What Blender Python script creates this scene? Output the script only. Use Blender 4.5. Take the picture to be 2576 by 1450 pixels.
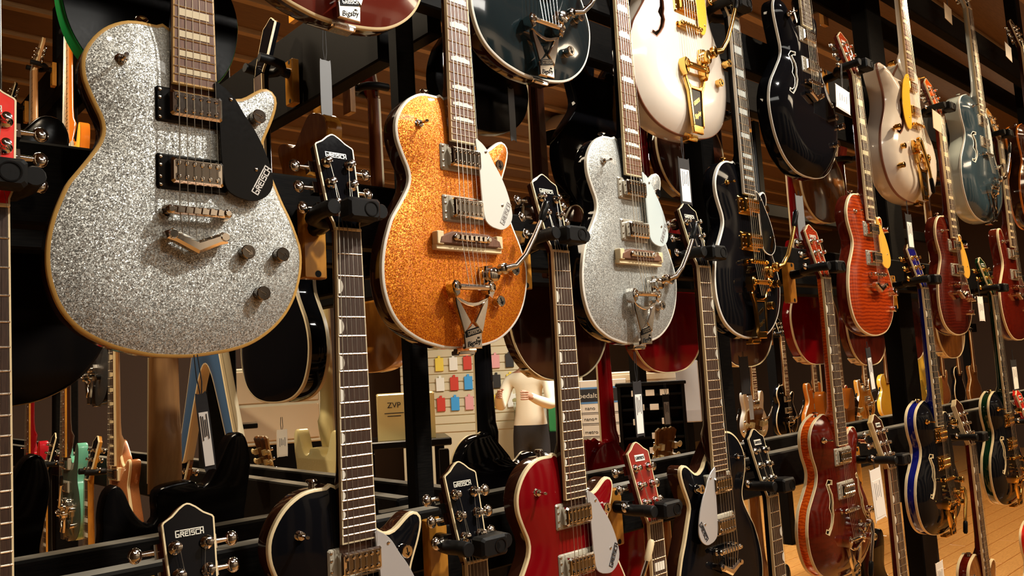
import bpy, bmesh, math, random
from mathutils import Vector, Matrix
from mathutils.geometry import delaunay_2d_cdt, tessellate_polygon

# ------------------------------------------------------------------ clear
for o in list(bpy.data.objects): bpy.data.objects.remove(o, do_unlink=True)
SC = bpy.context.scene
COL = SC.collection
rnd = random.Random(7)

# ------------------------------------------------------------------ camera
EYE = 1.5                                   # camera height in metres
F = 2018.61                                 # focal length in pixels of the 2576 wide frame
R = ((0.73914, -0.67114, -0.05695), (0.02682, 0.11381, -0.99314), (0.67301, 0.73255, 0.10212))
cam_d = bpy.data.cameras.new('camera'); cam = bpy.data.objects.new('camera', cam_d); COL.objects.link(cam)
cam_d.sensor_width = 36.0; cam_d.lens = 36.0 * F / 2576.0; cam_d.clip_start = 0.02
r_, d_, f_ = (Vector(v).normalized() for v in R)
d_ = f_.cross(r_).normalized()
m = Matrix((r_, -d_, -f_)).transposed().to_4x4(); m.translation = (0, 0, EYE)
cam.matrix_world = m
SC.camera = cam

def at(px, py, Y):
    """point of the shop at depth Y seen at photograph pixel px, py"""
    c = Vector(((px - 1288) / F, (py - 725) / F, 1.0))
    w = r_ * c.x + d_ * c.y + f_ * c.z
    w = w * (Y / w.y)
    return Vector((w.x, w.y, w.z + EYE))
def atx(px, py, X):
    c = Vector(((px - 1288) / F, (py - 725) / F, 1.0))
    w = r_ * c.x + d_ * c.y + f_ * c.z
    w = w * (X / w.x)
    return Vector((w.x, w.y, w.z + EYE))

# ------------------------------------------------------------------ view, world, light
SC.view_settings.view_transform = 'Standard'
SC.view_settings.look = 'None'
SC.view_settings.exposure = 0.0
SC.view_settings.gamma = 1.0
SC.view_settings.use_curve_mapping = False
W = bpy.data.worlds.new('shop_air'); SC.world = W; W.use_nodes = True
W.node_tree.nodes['Background'].inputs[0].default_value = (1.0, 0.8, 0.55, 1)
W.node_tree.nodes['Background'].inputs[1].default_value = 0.02

def spot(name, loc, target, watts, col=(1, .86, .66), size=62, rad=.045, blend=.5):
    d = bpy.data.lights.new(name, 'SPOT'); d.energy = watts; d.color = col
    d.spot_size = math.radians(size); d.spot_blend = blend; d.shadow_soft_size = rad
    o = bpy.data.objects.new(name, d); COL.objects.link(o); o.location = loc
    o.rotation_euler = (Vector(target) - Vector(loc)).to_track_quat('-Z', 'Y').to_euler()
    return o
def area(name, loc, target, watts, col, sx, sy):
    d = bpy.data.lights.new(name, 'AREA'); d.energy = watts; d.color = col; d.shape = 'RECTANGLE'; d.size = sx; d.size_y = sy
    o = bpy.data.objects.new(name, d); COL.objects.link(o); o.location = loc
    o.rotation_euler = (Vector(target) - Vector(loc)).to_track_quat('-Z', 'Y').to_euler()
    return o
WARM = (1, .80, .56); NEUT = (1, .95, .86); HOT = (1, .72, .42)
spot('track_light_a', (1.75, -.25, 3.45), (.55, 1.05, 1.75), 275, NEUT, 60)
spot('track_light_b', (2.25, -.15, 3.5), (1.75, 1.05, 1.75), 200, NEUT, 60)
spot('track_light_c', (3.6, -.1, 3.5), (2.8, 1.05, 1.6), 330, WARM, 60)
spot('track_light_d', (5.0, -.1, 3.5), (3.9, 1.05, 1.5), 360, HOT, 60)
spot('track_light_e', (.2, -.6, 3.3), (1.0, 1.1, 1.0), 32, WARM, 80)
spot('left_rack_fill', (-.7, 1.75, 3.35), (1.15, 2.5, 2.0), 170, WARM, 70)  # added unseen lamp to brighten the guitars on the left rack
# added unseen fill lights over the aisle behind the camera and the far aisles
area('aisle_fill_a', (1.2, -1.6, 3.4), (1.2, -.6, 0), 22, NEUT, 1.6, .35)
area('aisle_fill_b', (4.5, -1.4, 3.4), (4.5, -.4, 0), 30, WARM, 1.6, .35)
area('far_fill_a', (2.6, 3.6, 3.35), (2.6, 3.6, 0), 95, WARM, 1.2, .5)
area('far_fill_b', (5.3, 4.2, 3.35), (5.3, 4.4, 0), 230, NEUT, 1.4, .6)
area('far_fill_c', (.2, 2.6, 3.35), (.6, 3.1, 0), 50, WARM, 1.0, .5)
area('far_fill_d', (8.5, 2.6, 3.35), (8.0, 2.4, 0), 80, HOT, 1.6, .6)

for i, x in enumerate((3.2, 6.0, 8.8)):  # added lights brightening the unseen front wall for the chrome to reflect
    area('front_wall_fill_%s' % 'abc'[i], (x, -3.1, 3.4), (x, -4.15, 1.2), 55, NEUT, 1.2, .2)

# ------------------------------------------------------------------ materials
MATS = {}
def nt(name):
    mt = bpy.data.materials.new(name); mt.use_nodes = True
    t = mt.node_tree; b = t.nodes['Principled BSDF']
    return mt, t, b
def N(t, typ, **kw):
    n = t.nodes.new(typ)
    for k, v in kw.items():
        if k in n.inputs: n.inputs[k].default_value = v
        else: setattr(n, k, v)
    return n
def L(t, a, b): t.links.new(a, b)
def P(name, col, rough=.4, metal=0, coat=0, spec=.5, trans=0, emit=None, es=1, bump=0, bscale=200):
    if name in MATS: return MATS[name]
    mt, t, b = nt(name)
    b.inputs['Base Color'].default_value = (*col, 1); b.inputs['Roughness'].default_value = rough
    b.inputs['Metallic'].default_value = metal; b.inputs['Coat Weight'].default_value = coat
    b.inputs['Coat Roughness'].default_value = .04
    b.inputs['Specular IOR Level'].default_value = spec; b.inputs['Transmission Weight'].default_value = trans
    if emit: b.inputs['Emission Color'].default_value = (*emit, 1); b.inputs['Emission Strength'].default_value = es
    tc = N(t, 'ShaderNodeTexCoord')
    nz = N(t, 'ShaderNodeTexNoise', Scale=bscale, Detail=3.0); L(t, tc.outputs['Object'], nz.inputs['Vector'])
    mr = N(t, 'ShaderNodeMapRange'); mr.inputs['To Min'].default_value = rough * .8; mr.inputs['To Max'].default_value = min(1, rough * 1.25)
    L(t, nz.outputs['Fac'], mr.inputs['Value']); L(t, mr.outputs['Result'], b.inputs['Roughness'])
    if bump:
        bp = N(t, 'ShaderNodeBump', Strength=bump, Distance=.001); L(t, nz.outputs['Fac'], bp.inputs['Height']); L(t, bp.outputs['Normal'], b.inputs['Normal'])
    MATS[name] = mt; return mt
def sparkle(name, dark, mid, light, scale=330, metal=.55):
    mt, t, b = nt(name)
    tc = N(t, 'ShaderNodeTexCoord')
    nz = N(t, 'ShaderNodeTexNoise', Scale=400.0, Detail=2.0); L(t, tc.outputs['Object'], nz.inputs['Vector'])
    sc = N(t, 'ShaderNodeVectorMath', operation='SCALE'); sc.inputs['Scale'].default_value = .004; L(t, nz.outputs['Color'], sc.inputs[0])
    ad = N(t, 'ShaderNodeVectorMath', operation='ADD'); L(t, tc.outputs['Object'], ad.inputs[0]); L(t, sc.outputs[0], ad.inputs[1])
    v = N(t, 'ShaderNodeTexVoronoi', Scale=scale); L(t, ad.outputs[0], v.inputs['Vector'])
    sp = N(t, 'ShaderNodeSeparateColor'); L(t, v.outputs['Color'], sp.inputs[0])
    cr = N(t, 'ShaderNodeValToRGB'); e = cr.color_ramp.elements
    e[0].position = .08; e[0].color = (*dark, 1); e[1].position = .95; e[1].color = (*light, 1)
    x = cr.color_ramp.elements.new(.5); x.color = (*mid, 1)
    L(t, sp.outputs[0], cr.inputs['Fac']); L(t, cr.outputs['Color'], b.inputs['Base Color'])
    sb = N(t, 'ShaderNodeVectorMath', operation='SUBTRACT'); sb.inputs[1].default_value = (.5, .5, .5); L(t, v.outputs['Color'], sb.inputs[0])
    s2 = N(t, 'ShaderNodeVectorMath', operation='SCALE'); s2.inputs['Scale'].default_value = .5; L(t, sb.outputs[0], s2.inputs[0])
    ge = N(t, 'ShaderNodeNewGeometry'); a2 = N(t, 'ShaderNodeVectorMath', operation='ADD'); L(t, ge.outputs['Normal'], a2.inputs[0]); L(t, s2.outputs[0], a2.inputs[1])
    nm = N(t, 'ShaderNodeVectorMath', operation='NORMALIZE'); L(t, a2.outputs[0], nm.inputs[0]); L(t, nm.outputs[0], b.inputs['Normal'])
    b.inputs['Metallic'].default_value = metal; b.inputs['Roughness'].default_value = .42
    b.inputs['Coat Weight'].default_value = .3; b.inputs['Coat Roughness'].default_value = .03
    L(t, ge.outputs['Normal'], b.inputs['Coat Normal'])
    MATS[name] = mt; return mt
def wood(name, c1, c2, scale=(1, 1, 1), rough=.35, coat=0, wave=None, dist=6.0, ws=12.0, lo=.3, hi=.72):
    if name in MATS: return MATS[name]
    mt, t, b = nt(name)
    tc = N(t, 'ShaderNodeTexCoord'); mp = N(t, 'ShaderNodeMapping'); mp.inputs['Scale'].default_value = scale
    L(t, tc.outputs['Object'], mp.inputs['Vector'])
    if wave:
        tx = N(t, 'ShaderNodeTexWave', Scale=ws, Distortion=dist, Detail=2.0); tx.bands_direction = wave
        tx.inputs['Detail Scale'].default_value = 1.4
        out = tx.outputs['Fac']
    else:
        tx = N(t, 'ShaderNodeTexNoise', Scale=18.0, Detail=6.0); out = tx.outputs['Fac']
    L(t, mp.outputs['Vector'], tx.inputs['Vector'])
    cr = N(t, 'ShaderNodeValToRGB'); e = cr.color_ramp.elements
    e[0].position = lo; e[0].color = (*c1, 1); e[1].position = hi; e[1].color = (*c2, 1)
    L(t, out, cr.inputs['Fac']); L(t, cr.outputs['Color'], b.inputs['Base Color'])
    b.inputs['Roughness'].default_value = rough; b.inputs['Coat Weight'].default_value = coat; b.inputs['Coat Roughness'].default_value = .04
    MATS[name] = mt; return mt

SILVER = sparkle('silver_sparkle', (.22, .225, .21), (.37, .375, .35), (.60, .61, .575), 950)
GOLDSP = sparkle('orange_sparkle', (.36, .065, .0015), (.58, .135, .003), (.84, .30, .012), 950)
BLACK = P('gloss_black', (.004, .004, .005), .06, spec=.35)
BLACKG = P('back_black', (.005, .0045, .0045), .16, spec=.35)
DKBROWN = P('dark_walnut_side', (.036, .011, .0055), .1, coat=.4)
MAHOG = wood('cherry_mahogany', (.065, .006, .003), (.12, .014, .006), (6, 6, 1), .15, .25)
CREAM = P('cream_binding', (.72, .58, .34), .35)
AGED = P('aged_gold_binding', (.50, .29, .075), .4)
WHITEB = P('white_binding', (.78, .75, .66), .35)
BLKLINE = P('black_purfling', (.008, .008, .008), .5)
ROSE = wood('rosewood', (.09, .034, .016), (.20, .085, .042), (60, 20, 3), .5)
DROSE = wood('dark_rosewood', (.028, .014, .009), (.07, .036, .022), (60, 20, 3), .45)
EBONY = P('ebony', (.016, .013, .012), .4)
PEARL = P('pearl_inlay', (.80, .77, .66), .25, coat=.4)
PEARLB = P('blue_pearl_inlay', (.66, .74, .74), .2, coat=.4)
AGEDINL = P('aged_inlay', (.62, .52, .33), .35)
CHROME = P('chrome', (.78, .75, .70), .09, 1)
NICKEL = P('nickel_fret', (.74, .68, .58), .25, 1)
DCHROME = P('smoked_chrome', (.24, .22, .20), .14, 1)
GOLD = P('gold_plate', (.90, .56, .16), .13, 1)
STEEL = P('string_steel', (.80, .74, .62), .3, 1)
CLEARB = P('clear_bezel', (.36, .33, .26), .2, coat=.5)
BLKPL = P('black_plastic', (.006, .006, .006), .2, spec=.35)
RUBBER = P('hanger_rubber', (.007, .007, .007), .5, spec=.35)
SILVPG = P('silver_pickguard', (.50, .49, .48), .32, .35)
PALEPG = P('pale_silver_pickguard', (.70, .70, .64), .3, .1, coat=.3)
BLUEPG = P('pale_blue_pickguard', (.56, .64, .63), .3, .1, coat=.3)
GOLDPG = P('gold_pickguard', (.80, .42, .05), .3, .1, coat=.3)
WHITE = P('white_lacquer', (.70, .62, .52), .14, coat=.5)
CREAMBODY = P('pale_yellow_lacquer', (.76, .64, .30), .25, coat=.4)
REDL = P('dark_red_lacquer', (.17, .002, .004), .1, coat=.05)
REDM = P('red_lacquer', (.55, .018, .010), .16, coat=.6)
REDHD = wood('flamed_red', (.20, .014, .003), (.36, .032, .006), (1, 1, 1), .18, .6, 'Z', 9.0, 45.0, .0, 1.0)
FLAME = wood('flamed_amber_red', (.20, .016, .002), (.36, .040, .004), (.6, 1, 1), .16, .35, 'Z', 3.2, 30.0, .0, 1.0)
FLAMED = wood('flamed_dark_walnut', (.050, .0035, .0014), (.085, .007, .0025), (.6, 1, 1), .16, .3, 'Z', 3.2, 30.0, .0, 1.0)
HOLRED = wood('deep_red_walnut', (.055, .003, .001), (.095, .006, .002), (2, 2, 6), .12, .08)
HOLORA = wood('orange_flame_side', (.52, .055, .003), (.78, .12, .008), (1, 1, 1), .16, .7, 'Z', 7.0, 40.0, .0, 1.0)
BLUEL = P('deep_blue_lacquer', (.006, .008, .14), .12, coat=.7)
GREENL = P('dark_green_lacquer', (.004, .022, .008), .12, coat=.7)
GREENB = P('bright_green_lacquer', (.02, .42, .10), .2, coat=.5)
BLUEGR = P('blue_grey_lacquer', (.022, .042, .055), .14, coat=.5)
PALEBLUE = P('pale_blue_lacquer', (.50, .54, .48), .2, coat=.5)
COPPER = P('copper_lacquer', (.42, .15, .05), .25, .25, coat=.6)
MINT = P('sea_green_lacquer', (.14, .44, .31), .2, coat=.5)
MAPLE = wood('tan_maple', (.42, .20, .07), (.55, .28, .10), (8, 8, 1), .35, .2)
AMBER = wood('amber_maple', (.40, .16, .02), (.62, .27, .035), (3, 3, 1), .2, .5)
BROWNB = wood('brown_gloss_back', (.14, .045, .010), (.24, .085, .016), (3, 3, 1), .14, .6)
SUNB = P('orange_sunburst', (.62, .17, .015), .16, coat=.6)
YEL = P('yellow_lacquer', (.85, .52, .05), .25, coat=.4)
BLKWOOD = wood('black_stained_timber', (.002, .002, .002), (.008, .007, .006), (2, 40, 40), .55)
BLKWOOD.node_tree.nodes['Principled BSDF'].inputs['Specular IOR Level'].default_value = .22
def lit_dusty_tops(mt):  # grey on upward faces: dust, plus their lit look painted into the colour
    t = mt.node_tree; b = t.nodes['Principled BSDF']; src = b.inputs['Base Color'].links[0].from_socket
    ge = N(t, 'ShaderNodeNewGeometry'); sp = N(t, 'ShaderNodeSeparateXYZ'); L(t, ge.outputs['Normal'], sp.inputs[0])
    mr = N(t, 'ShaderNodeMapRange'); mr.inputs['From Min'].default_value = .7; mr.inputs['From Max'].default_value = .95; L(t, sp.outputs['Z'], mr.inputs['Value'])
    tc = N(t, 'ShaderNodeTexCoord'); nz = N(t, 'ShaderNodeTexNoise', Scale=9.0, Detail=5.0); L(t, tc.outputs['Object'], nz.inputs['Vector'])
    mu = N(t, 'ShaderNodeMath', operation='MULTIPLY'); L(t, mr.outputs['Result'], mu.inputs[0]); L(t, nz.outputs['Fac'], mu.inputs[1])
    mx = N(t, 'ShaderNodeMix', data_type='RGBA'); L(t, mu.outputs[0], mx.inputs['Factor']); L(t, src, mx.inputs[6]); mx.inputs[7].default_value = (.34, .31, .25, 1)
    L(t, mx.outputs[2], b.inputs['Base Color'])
lit_dusty_tops(BLKWOOD)
CEILW = wood('brown_ceiling_board', (.085, .040, .014), (.135, .066, .024), (1, 14, 14), .6)
BATTEN = wood('tan_batten', (.25, .155, .07), (.36, .22, .105), (1, 14, 14), .6)
BROWNW = P('brown_wall', (.06, .032, .015), .7)
TANW = P('tan_wall', (.42, .33, .23), .7)
FLOORW = wood('honey_oak', (.52, .22, .05), (.78, .38, .10), (1.2, 14, 14), .3, .3)
PAPER = P('white_card', (.78, .75, .70), .6)
CARD = P('cream_card', (.62, .50, .34), .6)
INK = P('print_ink', (.02, .02, .025), .6)
TAGBLK = P('black_tag_card', (.02, .02, .022), .45)
GREYTAG = P('grey_tag', (.17, .18, .19), .45)

for mt, ior in ((BLACK, 1.28), (BLACKG, 1.28), (BLKPL, 1.35), (BLKWOOD, 1.2), (RUBBER, 1.3), (DKBROWN, 1.35), (REDL, 1.35), (HOLRED, 1.35), (MAHOG, 1.35), (FLAMED, 1.4), (BLUEL, 1.4), (GREENL, 1.4)):
    mt.node_tree.nodes['Principled BSDF'].inputs['IOR'].default_value = ior

# ------------------------------------------------------------------ mesh collector
class MB:
    def __init__(s): s.v = []; s.f = []
    def add(s, vs, fs):
        k = len(s.v); s.v += [tuple(p) for p in vs]; s.f += [tuple(i + k for i in q) for q in fs]; return s
    def box(s, c, d, rot=None):
        x, y, z = d[0] / 2, d[1] / 2, d[2] / 2
        vs = [Vector((a * x, b * y, e * z)) for a in (-1, 1) for b in (-1, 1) for e in (-1, 1)]
        if rot: vs = [rot @ p for p in vs]
        return s.add([p + Vector(c) for p in vs], [(0, 1, 3, 2), (4, 6, 7, 5), (0, 4, 5, 1), (2, 3, 7, 6), (0, 2, 6, 4), (1, 5, 7, 3)])
    def rbox(s, c, d, b=.002):
        """box with bevelled front and side edges"""
        x, y, z = (q / 2 for q in d); ox = [(x, z - b), (x - b, z), (-x + b, z), (-x, z - b), (-x, -z + b), (-x + b, -z), (x - b, -z), (x, -z + b)]
        rings = [(0, y), (0, -y + b), (b, -y)]
        vs = []
        for ins, yy in rings:
            for (px, pz) in ox:
                vs.append((c[0] + px * (1 - ins / x), c[1] + yy, c[2] + pz * (1 - ins / z)))
        fs = []
        for k in range(2):
            for i in range(8):
                j = (i + 1) % 8; fs.append((k * 8 + i, k * 8 + j, k * 8 + 8 + j, k * 8 + 8 + i))
        fs.append(tuple(range(16, 24))); fs.append(tuple(reversed(range(8))))
        return s.add(vs, fs)
    def tube(s, pts, rad, n=8, cap=True):
        pts = [Vector(p) for p in pts]; K = len(pts)
        if not isinstance(rad, (list, tuple)): rad = [rad] * K
        vs = []; fs = []; ref = None
        for i, p in enumerate(pts):
            d = (pts[min(i + 1, K - 1)] - pts[max(i - 1, 0)])
            if d.length < 1e-9: d = Vector((0, 0, 1))
            d.normalize()
            if ref is None: ref = Vector((1, 0, 0)) if abs(d.x) < .8 else Vector((0, 1, 0))
            a = (ref - d * ref.dot(d)); a.normalize(); b = d.cross(a); ref = a
            for k in range(n):
                t = 2 * math.pi * k / n; vs.append(p + (a * math.cos(t) + b * math.sin(t)) * rad[i])
        for i in range(K - 1):
            for k in range(n):
                q = (k + 1) % n; fs.append((i * n + k, i * n + q, i * n + n + q, i * n + n + k))
        if cap: fs.append(tuple(reversed(range(n)))); fs.append(tuple(range((K - 1) * n, K * n)))
        return s.add(vs, fs)
    def ball(s, c, r, sc=(1, 1, 1), nu=10, nv=6):
        vs = [(c[0], c[1], c[2] + r * sc[2])]; fs = []
        for j in range(1, nv):
            t = math.pi * j / nv
            for i in range(nu):
                u = 2 * math.pi * i / nu
                vs.append((c[0] + r * sc[0] * math.sin(t) * math.cos(u), c[1] + r * sc[1] * math.sin(t) * math.sin(u), c[2] + r * sc[2] * math.cos(t)))
        vs.append((c[0], c[1], c[2] - r * sc[2])); e = len(vs) - 1
        for i in range(nu):
            q = (i + 1) % nu; fs.append((0, 1 + i, 1 + q))
            for j in range(nv - 2): fs.append((1 + j * nu + i, 1 + (j + 1) * nu + i, 1 + (j + 1) * nu + q, 1 + j * nu + q))
            fs.append((1 + (nv - 2) * nu + i, e, 1 + (nv - 2) * nu + q))
        return s.add(vs, fs)
    def lathe(s, prof, axis='y', c=(0, 0, 0), n=16):
        """profile of (radius, along) turned about an axis through c; -y is towards the viewer"""
        vs = []; fs = []
        for (r, a) in prof:
            for k in range(n):
                t = 2 * math.pi * k / n; u, w = r * math.cos(t), r * math.sin(t)
                vs.append((c[0] + u, c[1] + a, c[2] + w) if axis == 'y' else (c[0] + u, c[1] + w, c[2] + a) if axis == 'z' else (c[0] + a, c[1] + u, c[2] + w))
        for i in range(len(prof) - 1):
            for k in range(n):
                q = (k + 1) % n; fs.append((i * n + k, i * n + q, i * n + n + q, i * n + n + k))
        fs.append(tuple(range(n))); fs.append(tuple((len(prof) - 1) * n + k for k in range(n)))
        return s.add(vs, fs)
    def prism(s, poly, y0, y1, bev=0):
        """outline in x,z pushed from y0 (front) to y1 (back)"""
        poly = ccw(poly); n = len(poly); vs = []; fs = []
        rings = [(poly, y1), (poly, y0 + bev)] if bev else [(poly, y1), (poly, y0)]
        if bev: rings.append((offset(poly, bev), y0))
        for q, y in rings: vs += [(p[0], y, p[1]) for p in q]
        for k in range(len(rings) - 1):
            for i in range(n):
                j = (i + 1) % n; fs.append((k * n + i, k * n + j, k * n + n + j, k * n + n + i))
        tr = tessellate_polygon([[Vector((p[0], p[1], 0)) for p in rings[-1][0]]])
        b = (len(rings) - 1) * n
        for t in tr: fs.append(tuple(b + i for i in t))
        for t in tr: fs.append(tuple(reversed(t)))
        return s.add(vs, fs)
    def mesh(s, name, smooth=.7):
        me = bpy.data.meshes.new(name); me.from_pydata(s.v, [], s.f)
        bm = bmesh.new(); bm.from_mesh(me); bmesh.ops.recalc_face_normals(bm, faces=bm.faces); bm.to_mesh(me); bm.free()
        if smooth:
            for p in me.polygons: p.use_smooth = True
            me.set_sharp_from_angle(angle=smooth)
        me.materials.append(None); return me
def ccw(p):
    a = sum(p[i][0] * p[(i + 1) % len(p)][1] - p[(i + 1) % len(p)][0] * p[i][1] for i in range(len(p)))
    return list(p) if a > 0 else list(reversed(p))
def offset(p, d):
    """inward offset of a ccw outline"""
    n = len(p); o = []
    for i in range(n):
        a = Vector(p[i - 1]); b = Vector(p[i]); c = Vector(p[(i + 1) % n])
        e1 = (b - a); e2 = (c - b)
        if e1.length < 1e-9 or e2.length < 1e-9: o.append(tuple(b)); continue
        e1.normalize(); e2.normalize(); nn = Vector((-e1.y - e2.y, e1.x + e2.x))
        if nn.length < 1e-6: nn = Vector((-e1.y, e1.x))
        nn.normalize(); k = max(.5, nn.dot(Vector((-e1.y, e1.x)))); q = b + nn * (d / k); o.append((q.x, q.y))
    return o
def spline(pts, n, closed=True):
    """Catmull-Rom resampled to about n evenly spaced points"""
    P_ = [Vector(p) for p in pts]; K = len(P_); out = []
    for i in range(K if closed else K - 1):
        g = lambda j: P_[j % K] if closed else P_[max(0, min(K - 1, j))]
        p0, p1, p2, p3 = g(i - 1), g(i), g(i + 1), g(i + 2)
        for s in range(8):
            t = s / 8; out.append(.5 * ((2 * p1) + (p2 - p0) * t + (2 * p0 - 5 * p1 + 4 * p2 - p3) * t * t + (3 * p1 - p0 - 3 * p2 + p3) * t ** 3))
    if not closed: out.append(P_[-1])
    L_ = [0]; M_ = len(out)
    for i in range(M_ if closed else M_ - 1): L_.append(L_[-1] + (out[(i + 1) % M_] - out[i]).length)
    res = []; k = 0
    for s in range(n):
        d = L_[-1] * s / (n if closed else n - 1)
        while k < len(L_) - 2 and L_[k + 1] < d: k += 1
        t = (d - L_[k]) / max(1e-9, L_[k + 1] - L_[k]); res.append(tuple(out[k % M_].lerp(out[(k + 1) % M_], min(1, t))))
    return res
def inside(p, poly):
    x, y = p; c = False; n = len(poly); j = n - 1
    for i in range(n):
        xi, yi = poly[i]; xj, yj = poly[j]
        if (yi > y) != (yj > y) and x < (xj - xi) * (y - yi) / (yj - yi) + xi: c = not c
        j = i
    return c
def pdist(p, poly):
    best = 9e9; px, py = p; n = len(poly)
    for i in range(n):
        ax, ay = poly[i]; bx, by = poly[(i + 1) % n]; dx, dy = bx - ax, by - ay
        t = max(0, min(1, ((px - ax) * dx + (py - ay) * dy) / (dx * dx + dy * dy + 1e-12)))
        d = (px - ax - t * dx) ** 2 + (py - ay - t * dy) ** 2
        if d < best: best = d
    return math.sqrt(best)
def ribbon(pts, wid):
    """outline of a stroke with a half width at each point"""
    l = []; r = []; K = len(pts)
    for i in range(K):
        a = Vector(pts[max(0, i - 1)]); b = Vector(pts[min(K - 1, i + 1)]); d = (b - a).normalized(); nn = Vector((-d.y, d.x)); p = Vector(pts[i])
        l.append(tuple(p + nn * wid[i])); r.append(tuple(p - nn * wid[i]))
    return l + r[::-1]

CACHE = {}
def cached(key, fn):
    if key not in CACHE: CACHE[key] = fn()
    return CACHE[key]
def part(name, me, mat, parent=None, loc=None, rot=None):
    o = bpy.data.objects.new(name, me); COL.objects.link(o)
    s = o.material_slots[0]; s.link = 'OBJECT'; s.material = mat
    if parent: o.parent = parent
    if loc is not None: o.location = loc
    if rot is not None: o.rotation_euler = rot
    return o
def tag(o, label, cat, group=None):
    o['label'] = label; o['category'] = cat
    if group: o['group'] = group
    return o
def thing(name, label, cat, loc=(0, 0, 0), yaw=0, group=None):
    o = bpy.data.objects.new(name, None); COL.objects.link(o); o.empty_display_size = .05
    o.location = loc; o.rotation_euler = (0, 0, math.radians(yaw)); return tag(o, label, cat, group)
def structure(name, me, mat, loc=None):
    o = part(name, me, mat, None, loc); o['kind'] = 'structure'; return o
def text_mesh(txt, size, depth=.0003, shear=0):
    def mk():
        c = bpy.data.curves.new('lettering', 'FONT'); c.body = txt; c.size = size; c.extrude = depth; c.align_x = 'CENTER'; c.align_y = 'CENTER'; c.shear = shear
        o = bpy.data.objects.new('lettering', c); COL.objects.link(o)
        bpy.context.view_layer.update()
        me = bpy.data.meshes.new_from_object(o.evaluated_get(bpy.context.evaluated_depsgraph_get()))
        bpy.data.objects.remove(o); me.materials.clear(); me.materials.append(None)
        for v in me.vertices: v.co = Vector((v.co.x, -v.co.z, v.co.y))      # upright, facing -y
        return me
    return cached(('txt', txt, size, depth, shear), mk)
def logo_mesh(w):
    """the blocky name with the bar of the T drawn over its neighbours"""
    def mk():
        S = []; H = 6.0
        def ln(x, pts):
            for a, b in zip(pts[:-1], pts[1:]): S.append((x + a[0], a[1], x + b[0], b[1]))
        ln(0, [(4, 7.4), (0, 7.4), (0, 0), (4, 0), (4, 3.2), (2, 3.2)])
        ln(6, [(0, 0), (0, 5.3), (3.6, 5.3), (3.6, 3), (0, 3)]); ln(6, [(1.6, 3), (3.8, 0)])
        ln(11.6, [(3.6, 5.3), (0, 5.3), (0, 0), (3.6, 0)]); ln(11.6, [(0, 2.9), (3, 2.9)])
        ln(17.2, [(0, 7.4), (0, 0)]); ln(6, [(0, 7.4), (27.6, 7.4)])
        ln(19.4, [(3.6, 5.3), (0, 5.3), (0, 3), (3.6, 3), (3.6, 0), (0, 0)])
        ln(25, [(3.8, 5.3), (0, 5.3), (0, 0), (3.8, 0)])
        ln(30.6, [(0, 7.4), (0, 0)]); ln(30.6, [(3.6, 7.4), (3.6, 0)]); ln(30.6, [(0, 3), (3.6, 3)])
        k = w / 35.4; b = MB(); h = .60
        for x0, z0, x1, z1 in S:
            d = Vector((x1 - x0, z1 - z0)); l = d.length; d /= l; nn = Vector((-d.y, d.x)) * h
            q = [(x0 - d.x * h + nn.x, z0 - d.y * h + nn.y), (x1 + d.x * h + nn.x, z1 + d.y * h + nn.y), (x1 + d.x * h - nn.x, z1 + d.y * h - nn.y), (x0 - d.x * h - nn.x, z0 - d.y * h - nn.y)]
            b.prism([((a - 17.1) * k, (c - 3.7) * k) for a, c in q], -.0004, .0001)
        return b.mesh('logo', 0)
    return cached(('logo', w), mk)

# ------------------------------------------------------------------ guitar shapes (metres; x across, z up, 0,0 = end of the fingerboard)
JET = [(-26, 78), (-42, 77.5), (-62, 77.5), (-79, 74), (-97, 64), (-110, 52), (-120.5, 37), (-127.5, 21), (-129.5, 5), (-127.6, -12), (-122, -28), (-115, -44), (-109, -57), (-106.5, -69), (-107, -78), (-111, -90), (-121, -107), (-133, -125), (-145, -143), (-152, -160), (-159, -180), (-164, -201), (-166.5, -220), (-166.8, -240), (-165, -257), (-161, -273), (-155, -289), (-146, -304), (-133, -318), (-117, -329), (-95, -340), (-71, -347), (-47, -352), (-13, -354), (13, -352.5), (50, -347), (78, -338), (105, -321), (126, -300), (141, -275), (150.5, -245), (153.5, -221), (152, -202), (147, -186), (138, -163), (126, -139), (115, -113), (103, -84), (98.5, -71), (100, -59), (106, -44), (115, -23), (121, -4), (122, 8), (118.5, 16), (111, 20.6), (103, 20.6), (94, 16), (83, 8), (73, 1), (63, -2), (54, -1), (44, 5), (35, 13), (28, 24)]
HOLLOW = [(-26, 80), (-60, 78), (-95, 62), (-116, 38), (-122, 10), (-116, -22), (-104, -50), (-101, -70), (-110, -95), (-135, -125), (-160, -155), (-175, -195), (-177, -230), (-168, -268), (-145, -305), (-105, -330), (-55, -342), (0, -345), (55, -342), (105, -330), (145, -305), (168, -268), (177, -230), (175, -195), (163, -160), (145, -130), (128, -100), (122, -75), (124, -50), (134, -25), (143, 0), (145, 18), (138, 32), (122, 36), (105, 30), (85, 15), (62, 6), (42, 10), (28, 28)]
def sym(h): return h + [(-x, z) for x, z in reversed(h) if abs(x) > .01]
DCHOL = sym([(-26, 18), (-36, 24), (-52, 48), (-76, 72), (-104, 70), (-118, 45), (-116, 10), (-104, -40), (-98, -70), (-105, -100), (-135, -140), (-170, -185), (-187, -230), (-187, -280), (-170, -340), (-135, -390), (-85, -422), (-35, -433), (0, -434)])
DCSOL = sym([(-27, -2), (-40, -20), (-60, -24), (-76, -10), (-88, 20), (-104, 50), (-124, 52), (-134, 30), (-132, -15), (-122, -60), (-122, -95), (-146, -140), (-164, -200), (-158, -255), (-118, -305), (-60, -324), (0, -327)])
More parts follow.
